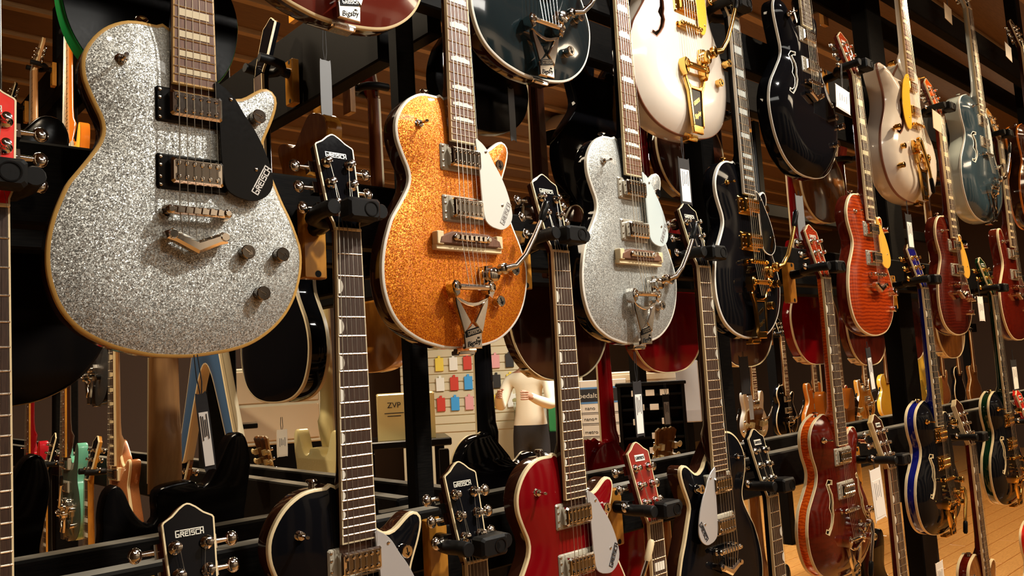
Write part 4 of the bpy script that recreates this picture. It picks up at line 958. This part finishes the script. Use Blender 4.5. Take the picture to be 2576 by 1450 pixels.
# ------------------------------------------------------------------ farther into the shop
# pendant lamp
lp = at(1428, 345, 4.3)
la = thing('pendant_lamp', 'bell-shaped beige pendant lamp glowing between the guitars', 'lamp', lp)
part('shade', MB().lathe([(.21, 0), (.20, .02), (.14, .09), (.075, .14), (.03, .17), (.028, .20), (.020, .20), (.022, .165), (.065, .13), (.13, .08), (.19, .015), (.205, 0)], 'z', (0, 0, 0), 28).mesh('shade', .6), P('beige_shade', (.55, .42, .26), .5), la); la.scale = (1.3, 1.3, 1.3)
part('diffuser', MB().lathe([(.19, .012), (.18, .008), (.002, .004)], 'z', (0, 0, 0), 28).mesh('diffuser', .6), P('lamp_glow', (1, .95, .85), .5, emit=(1, .96, .86), es=9), la)
part('cord', MB().tube([(0, 0, .19), (0, 0, (3.52 - lp.z) / 1.3)], .006, 6).mesh('cord', .9), BLKPL, la)
# third rack with guitars across the next aisle
r3 = thing('guitar_rack', 'far black rack of guitars across the next aisle', 'rack', (6.6, 3.36, 0))
for z0 in (.14, 1.14): rail(r3, 4.2, 10.5, 3.33, 3.38, z0, z0 + .1)
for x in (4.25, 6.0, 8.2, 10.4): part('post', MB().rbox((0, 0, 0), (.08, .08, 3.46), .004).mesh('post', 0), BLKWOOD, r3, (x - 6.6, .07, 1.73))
far = [('white', WHITE), ('orange', SUNB), ('black', BLACK), ('red', REDM), ('yellow', YEL), ('brown', BROWNB), ('amber', AMBER), ('sea green', MINT), ('copper', COPPER), ('cherry', REDL)]
order = [5, 0, 2, 1, 3, 6, 4, 9, 7, 8, 2, 5]
for i, k in enumerate(order):
    n, mt = far[k]; X = 4.86 + i * .46
    hanger('hanger for far guitar number %s on the rack across the next aisle' % ('one two three four five six seven eight nine ten eleven twelve'.split()[i]), X, .139, 2.18, False, .110)
    guitar('electric_guitar', 'far %s guitar, number %s from the left on the rack across the next aisle' % (n, ('one two three four five six seven eight nine ten eleven twelve'.split()[i])), X, -.31, y=2.18, key=('jet', 'sg', 'jet', 'dc')[i % 4], sz=.9, top=mt, side=mt, bind=CREAM, full=(i < 6), board=ROSE, bbind=CREAM, inlay='trap', tail='stop', lite=False, hlogo=None, neckm=BROWNB, group='guitars on the far rack')

def box_thing(name, label, cat, px, py, Y, w, h, d, mat, yaw=-45, floor=False, bev=.006):
    c = at(px, py, Y); t = thing(name, label, cat, (c.x, c.y, 0 if floor else c.z - h / 2), yaw)
    part('case', MB().rbox((0, 0, h / 2), (w, d, h), bev).mesh('case', 0), mat, t)
    return t, h
# printed board with product sizes
c = at(1510, 1036, 3.8)
sg = thing('sign', 'white printed product board with black and blue heading, behind the neck', 'sign', (c.x, c.y, c.z), -47); sg.scale = (1.08, 1.08, 1)
part('board', MB().rbox((0, .008, 0), (.36, .016, .44), .003).mesh('board', 0), PAPER, sg)
BLUEINK = P('blue_ink', (.10, .28, .62), .5)
hb = part('heading', MB().box((0, -.0008, .115), (.335, .0012, .088)).mesh('heading', 0), INK, sg)
part('blue_rule', MB().box((0, -.0008, .166), (.335, .0012, .012)).box((0, -.0008, .064), (.335, .0012, .012)).mesh('blue_rule', 0), BLUEINK, sg)
part('lettering', text_mesh('pedaltrain', .048, .0006), PAPER, hb, (-.036, -.0020, .113))
for q, (tx, zz) in enumerate((('nano', .025), ('nano+', -.05), ('metro', -.14))):
    part('lettering', text_mesh(tx, .034, .0005), INK, sg, (-.065, -.0012, zz))
    part('rule', MB().box((0, -.0006, zz - .030), (.32, .001, .004)).box((0, -.0006, zz - .040), (.32, .001, .003)).mesh('rule', 0), INK, sg)
part('stand', MB().rbox((0, .03, -.22 - (c.z - .22) / 2), (.05, .04, c.z - .22), .004).mesh('stand', 0), BLKPL, sg)
# pedal rack with price cards
c = at(1640, 1046, 3.1)
pk_ = thing('pedal_rack', 'black rack of pedal boards with white cards on its shelves', 'rack', (c.x, c.y, 0), -50)
for s in (-1, 1): part('side_panel', MB().rbox((s * .19, 0, (c.z + .19) / 2), (.02, .22, c.z + .19), .003).mesh('side_panel', 0), BLKPL, pk_)
part('back_panel', MB().box((0, .10, (c.z + .19) / 2), (.36, .012, c.z + .19)).mesh('back_panel', 0), BLKPL, pk_)
part('top_panel', MB().rbox((0, 0, c.z + .195), (.42, .24, .02), .003).mesh('top_panel', 0), BLKPL, pk_)
for k in range(5):
    sh = part('shelf', cached('pshelf', lambda: MB().rbox((0, 0, 0), (.36, .20, .014), .002).mesh('shelf', 0)), BLKPL, pk_, (0, 0, c.z + .13 - k * .085))
    for q in range(3):
        if (k + q) % 4 != 3: part('price_card', cached('pcard', lambda: MB().rbox((0, 0, 0), (.052, .004, .036), .001).mesh('price_card', 0)), PAPER, sh, (-.09 + q * .085 + (k % 2) * .02, -.102, .012))
t, h = box_thing('cabinet', 'cream slatted cabinet behind the black pedal rack', 'cabinet', 1620, 968, 3.7, .62, .20, .3, CARD, -50)
for k in range(3): part('slat', cached('cslat', lambda: MB().rbox((0, 0, 0), (.60, .012, .045), .003).mesh('slat', 0)), CARD, t, (0, -.155, .04 + k * .06))
part('base', MB().rbox((0, 0, -at(1620, 968, 3.7).z / 2 + .05), (.60, .28, at(1620, 968, 3.7).z - .1), .004).mesh('base', 0), BLKPL, t)
t, h = box_thing('panel', 'pale blue-white panel leaning beside the pedal rack', 'panel', 1732, 985, 3.3, .155, .42, .012, P('pale_panel', (.62, .68, .80), .5), -50)
part('stand', MB().rbox((0, .05, -at(1732, 985, 3.3).z / 2 + .10), (.04, .06, at(1732, 985, 3.3).z - .2), .004).mesh('stand', 0), BLKPL, t)
# amplifiers and cases behind the left rack
t, h = box_thing('amplifier', 'cream amplifier with small printed card, behind the thumbnail-inlay neck', 'amplifier', 1020, 1048, 3.6, .30, .25, .2, CREAMBODY, -32)
part('badge', text_mesh('ZVP', .040, .0006), INK, t, (-.062, -.1015, .19)); part('knob', cached('ampknob', lambda: MB().lathe([(.012, 0), (.012, -.012), (.002, -.014)], 'y', (0, 0, 0), 12).mesh('knob', .6)), BLKPL, t, (.09, -.1, .05))
part('printed_rule', MB().box((-.062, -.1008, .15), (.10, .001, .004)).box((-.062, -.1008, .135), (.07, .001, .004)).mesh('printed_rule', 0), INK, t)
t, h = box_thing('table', 'dark table under the cream amplifier', 'table', 1020, 1112, 3.6, .46, .04, .34, BLKPL, -32)
for sx_ in (-1, 1):
    for sy_ in (-1, 1): part('leg', MB().rbox((sx_ * .19, sy_ * .13, -at(1020, 1112, 3.6).z / 2), (.05, .05, at(1020, 1112, 3.6).z - .04), .003).mesh('leg', 0), BLKPL, t)
t, h = box_thing('cabinet', 'pale cream cabinet behind the blue winged guitar', 'cabinet', 680, 1020, 3.7, .46, .36, .3, P('pale_cabinet', (.66, .64, .50), .5), -22)
part('door', MB().rbox((0, -.152, .10), (.42, .012, .16), .003).mesh('door', 0), CARD, t); part('door', MB().rbox((0, -.152, .27), (.42, .012, .15), .003).mesh('door', 0), CARD, t)
part('base', MB().rbox((0, 0, -at(680, 1020, 3.7).z / 2 + .09), (.44, .28, at(680, 1020, 3.7).z - .18), .004).mesh('base', 0), BLKPL, t)
for lb, px, py, w, h_, cl in (('teal box between the wings of the blue guitar', 563, 992, .085, .095, (.02, .45, .42)), ('white and purple box below the teal box', 566, 1040, .10, .085, (.72, .62, .74))):
    t, h = box_thing('box', lb, 'box', px, py, 3.3, w, h_, .09, P('box_' + lb[:4], cl, .4), -24)
    part('printed_band', MB().box((0, -.0456, h_ * .4), (w * .7, .001, h_ * .22)).mesh('printed_band', 0), P('purple_print', (.25, .06, .35), .5) if 'purple' in lb else PAPER, t)
c = at(565, 1068, 3.3)
t = thing('shelf_stand', 'small dark stand carrying the teal and the white boxes', 'stand', (c.x, c.y, 0), -24)
part('top', MB().rbox((0, 0, c.z - .012), (.26, .16, .02), .003).mesh('top', 0), BLKPL, t); part('pillar', MB().rbox((0, 0, c.z / 2 - .02), (.06, .06, c.z - .02), .003).mesh('pillar', 0), BLKPL, t)
# counter with coloured packets
c = at(1402, 1008, 6.6)
t = thing('display_counter', 'glass-topped counter of coloured packets behind the person', 'counter', (c.x, c.y, 0), -45)
part('cabinet', MB().rbox((0, 0, (c.z - .34) / 2), (1.0, .4, c.z - .34), .006).mesh('cabinet', 0), BLKPL, t)
part('glass', MB().rbox((0, 0, c.z - .16), (1.0, .4, .36), .002).mesh('glass', 0), P('case_glass', (.85, .9, .85), .05, trans=1), t)
part('top_trim', MB().rbox((0, 0, c.z + .035), (1.02, .42, .03), .003).mesh('top_trim', 0), P('olive_trim', (.25, .24, .10), .4), t)
cols = [('blue', (.05, .35, .75)), ('yellow', (.85, .65, .08)), ('white', (.85, .85, .75)), ('green', (.05, .40, .12)), ('red', (.6, .05, .03)), ('lime', (.5, .7, .15)), ('orange', (.85, .3, .03)), ('pale blue', (.3, .6, .8))]
for k, (n, cl) in enumerate(cols):
    a = math.radians(-45); u = -.42 + k * .12; q = Vector((c.x + u * math.cos(a) + .19 * math.sin(a), c.y + u * math.sin(a) - .19 * math.cos(a), c.z - .335))
    o = part('packet', cached('packet', lambda: MB().rbox((0, .06, .13), (.10, .03, .26), .002).mesh('packet', 0)), P('packet_' + n, cl, .35), None, q, (0, 0, a)); tag(o, '%s packet standing in the glass counter behind the person' % n, 'packet', 'packets in the counter')

# the customer
def person():
    c = at(1330, 985, 5.4); root = thing('person', 'person in a cream sweater and black trousers standing turned away, arms raised', 'person', (c.x, c.y, 0), -62)
    V = [(0, 0, .95, .135), (0, .0, 1.12, .140), (0, .01, 1.32, .150), (0, .0, 1.44, .10), (0, -.005, 1.52, .058), (0, -.02, 1.63, .092), (0, -.025, 1.71, .080),
         (.19, 0, 1.40, .068), (.25, -.10, 1.17, .055), (.17, -.33, 1.24, .042), (.14, -.40, 1.28, .030), (-.19, 0, 1.40, .068), (-.25, -.10, 1.17, .055), (-.17, -.33, 1.26, .042), (-.14, -.40, 1.30, .030),
         (.09, 0, .86, .098), (.10, -.01, .50, .066), (.105, .02, .09, .048), (.11, -.12, .035, .036), (-.09, 0, .86, .098), (-.10, -.01, .50, .066), (-.105, .02, .09, .048), (-.11, -.12, .035, .036)]
    Ed = [(0, 1), (1, 2), (2, 3), (3, 4), (4, 5), (5, 6), (3, 7), (7, 8), (8, 9), (9, 10), (3, 11), (11, 12), (12, 13), (13, 14), (0, 15), (15, 16), (16, 17), (17, 18), (0, 19), (19, 20), (20, 21), (21, 22)]
    for s, k in ((1, 10), (-1, 14)):                                  # five fingers closing around the thing held
        wx, wy, wz, _ = V[k]
        for f in range(4):
            b_ = len(V); V.append((wx - s * .01, wy - .03, wz + .03 - f * .02, .011)); V.append((wx - s * .02, wy - .075, wz + .03 - f * .02, .0095)); V.append((wx - s * .055, wy - .088, wz + .03 - f * .02, .0085)); Ed += [(k, b_), (b_, b_ + 1), (b_ + 1, b_ + 2)]
        b_ = len(V); V.append((wx - s * .03, wy - .015, wz + .035, .011)); V.append((wx - s * .06, wy - .045, wz + .04, .009)); Ed += [(k, b_), (b_, b_ + 1)]
    me = bpy.data.meshes.new('body'); me.from_pydata([v[:3] for v in V], Ed, []); o = bpy.data.objects.new('body', me); COL.objects.link(o)
    sk = o.modifiers.new('skin', 'SKIN'); ss = o.modifiers.new('sub', 'SUBSURF'); ss.levels = 2; ss.render_levels = 2
    for i, v in enumerate(V):
        fl = .72 if i in (0, 1, 2) else 1; me.skin_vertices[0].data[i].radius = (v[3] * (1 if i not in (0, 1, 2) else 1.0), v[3] * fl)
    me.skin_vertices[0].data[0].use_root = True
    bpy.context.view_layer.update(); m2 = bpy.data.meshes.new_from_object(o.evaluated_get(bpy.context.evaluated_depsgraph_get())); bpy.data.objects.remove(o)
    m2.materials.clear()
    bm = bmesh.new(); bm.from_mesh(m2)
    for zz in (1.0, 1.475, .10): bmesh.ops.bisect_plane(bm, geom=bm.verts[:] + bm.edges[:] + bm.faces[:], plane_co=(0, 0, zz), plane_no=(0, 0, 1), dist=1e-5)
    bm.to_mesh(m2); bm.free()
    for mt in (P('cream_sweater', (.66, .60, .46), .85, bump=.4, bscale=120), P('black_trousers', (.012, .012, .014), .7), P('skin_tone', (.42, .22, .14), .5), P('dark_shoes', (.02, .018, .016), .5)): m2.materials.append(mt)
    for p in m2.polygons:
        x, y, z = p.center; p.use_smooth = True
        p.material_index = 2 if (z > 1.475 or y < -.395 and z > 1.1) else 0 if z > 1.0 else 3 if z < .10 else 1
    b = bpy.data.objects.new('body', m2); COL.objects.link(b); b.parent = root
    part('hair', MB().ball((0, -.005, 1.705), .112, (.92, 1.0, .95), 16, 10).mesh('hair', 1.2), P('dark_hair', (.02, .012, .008), .6), root)
    fc = MB().ball((.032, -.108, 1.655), .011).ball((-.032, -.108, 1.655), .011)
    part('eyes', fc.mesh('eyes', 1.2), P('eye_white', (.7, .68, .62), .3), root)
    part('nose', MB().ball((0, -.122, 1.625), .016, (.7, 1, 1.3)).mesh('nose', 1.2), P('skin_tone', (.42, .22, .14), .5), root)
    part('mouth', MB().ball((0, -.112, 1.585), .018, (1.2, .4, .35)).mesh('mouth', 1.2), P('lip_tone', (.4, .12, .10), .5), root)
    for s in (-1, 1): part('ear', MB().ball((s * .098, -.01, 1.635), .028, (.35, .7, 1.1)).mesh('ear', 1.2), P('skin_tone', (.42, .22, .14), .5), root)
person()

side_g('amber-sided brown guitar seen from behind, left of the orange sparkle guitar', 2.24, .75, X=1.27, yaw=90, key='hollow', sx=1.22, sz=1.1, top=BLACK, side=AMBER, backplate=wood('amber_brown_gloss', (.34, .13, .022), (.52, .22, .035), (3, 3, 1), .14, .5), thick=.06, bind=None, full=False, lite=True, neckm=AMBER)
side_g('amber-brown guitar back with slim mahogany neck, behind the orange sparkle', 1.93, .36, X=1.27, yaw=90, key='hollow', top=BLACK, side=wood('amber_brown_back', (.26, .095, .014), (.42, .17, .025), (3, 3, 1), .16, .5), bind=None, full=False, lite=True, neckm=wood('mahogany_neck', (.13, .035, .010), (.20, .06, .018), (6, 6, 1), .2, .5), headmat=MAHOG)

back('brown open headstock with cream pegs right of the dark red guitar neck', 1.61, -.80, head='open', lite=False, buttons=PEGC, headmat=REDL, neckm=REDL)
side_g('brown headstock with a row of cream pegs beside the pale yellow guitar', 2.66, -.78, X=1.27, yaw=90, top=BLACK, side=BROWNB, bind=None, full=False, head='open', buttons=PEGC, neckm=BROWNB)
# cream slat wall with hanging packets behind the customer
sw = thing('slat_wall', 'cream slat wall of hanging packets behind the person', 'display', (*at(1235, 930, 7.4).xy, 0), -42)
part('panel', MB().rbox((0, .03, 1.15), (2.2, .03, 2.3), .004).mesh('panel', 0), P('slat_cream', (.62, .55, .36), .6), sw)
for k in range(14): part('slat', cached('wslat', lambda: MB().rbox((0, 0, 0), (2.2, .02, .085), .004).mesh('slat', 0)), P('slat_cream', (.62, .55, .36), .6), sw, (0, .008, .85 + k * .10))
a = math.radians(-42); pc = [('red', (.6, .04, .03)), ('white', (.8, .78, .7)), ('yellow', (.85, .65, .08)), ('black', (.02, .02, .02)), ('pink', (.75, .35, .35)), ('blue', (.05, .3, .7))]
for k in range(18):
    n, cl = pc[(k * 5 + k // 6) % 6]; u = -.62 + (k % 6) * .17; zz = 1.22 + (k // 6) * .24; o_ = sw.location
    q = part('packet', cached('wpacket', lambda: MB().rbox((0, 0, -.08), (.10, .02, .16), .004).rbox((0, 0, .012), (.03, .006, .03), .001).mesh('packet', 0)), P('packet_' + n, cl, .35), None, (o_.x + u * math.cos(a) + .020 * math.sin(a), o_.y + u * math.sin(a) - .020 * math.cos(a), zz), (0, 0, a))
    tag(q, '%s packet on the cream slat wall, %s row, %s from the left' % (n, ('lowest', 'middle', 'top')[k // 6], ('first', 'second', 'third', 'fourth', 'fifth', 'sixth')[k % 6]), 'packet', 'packets on the slat wall')
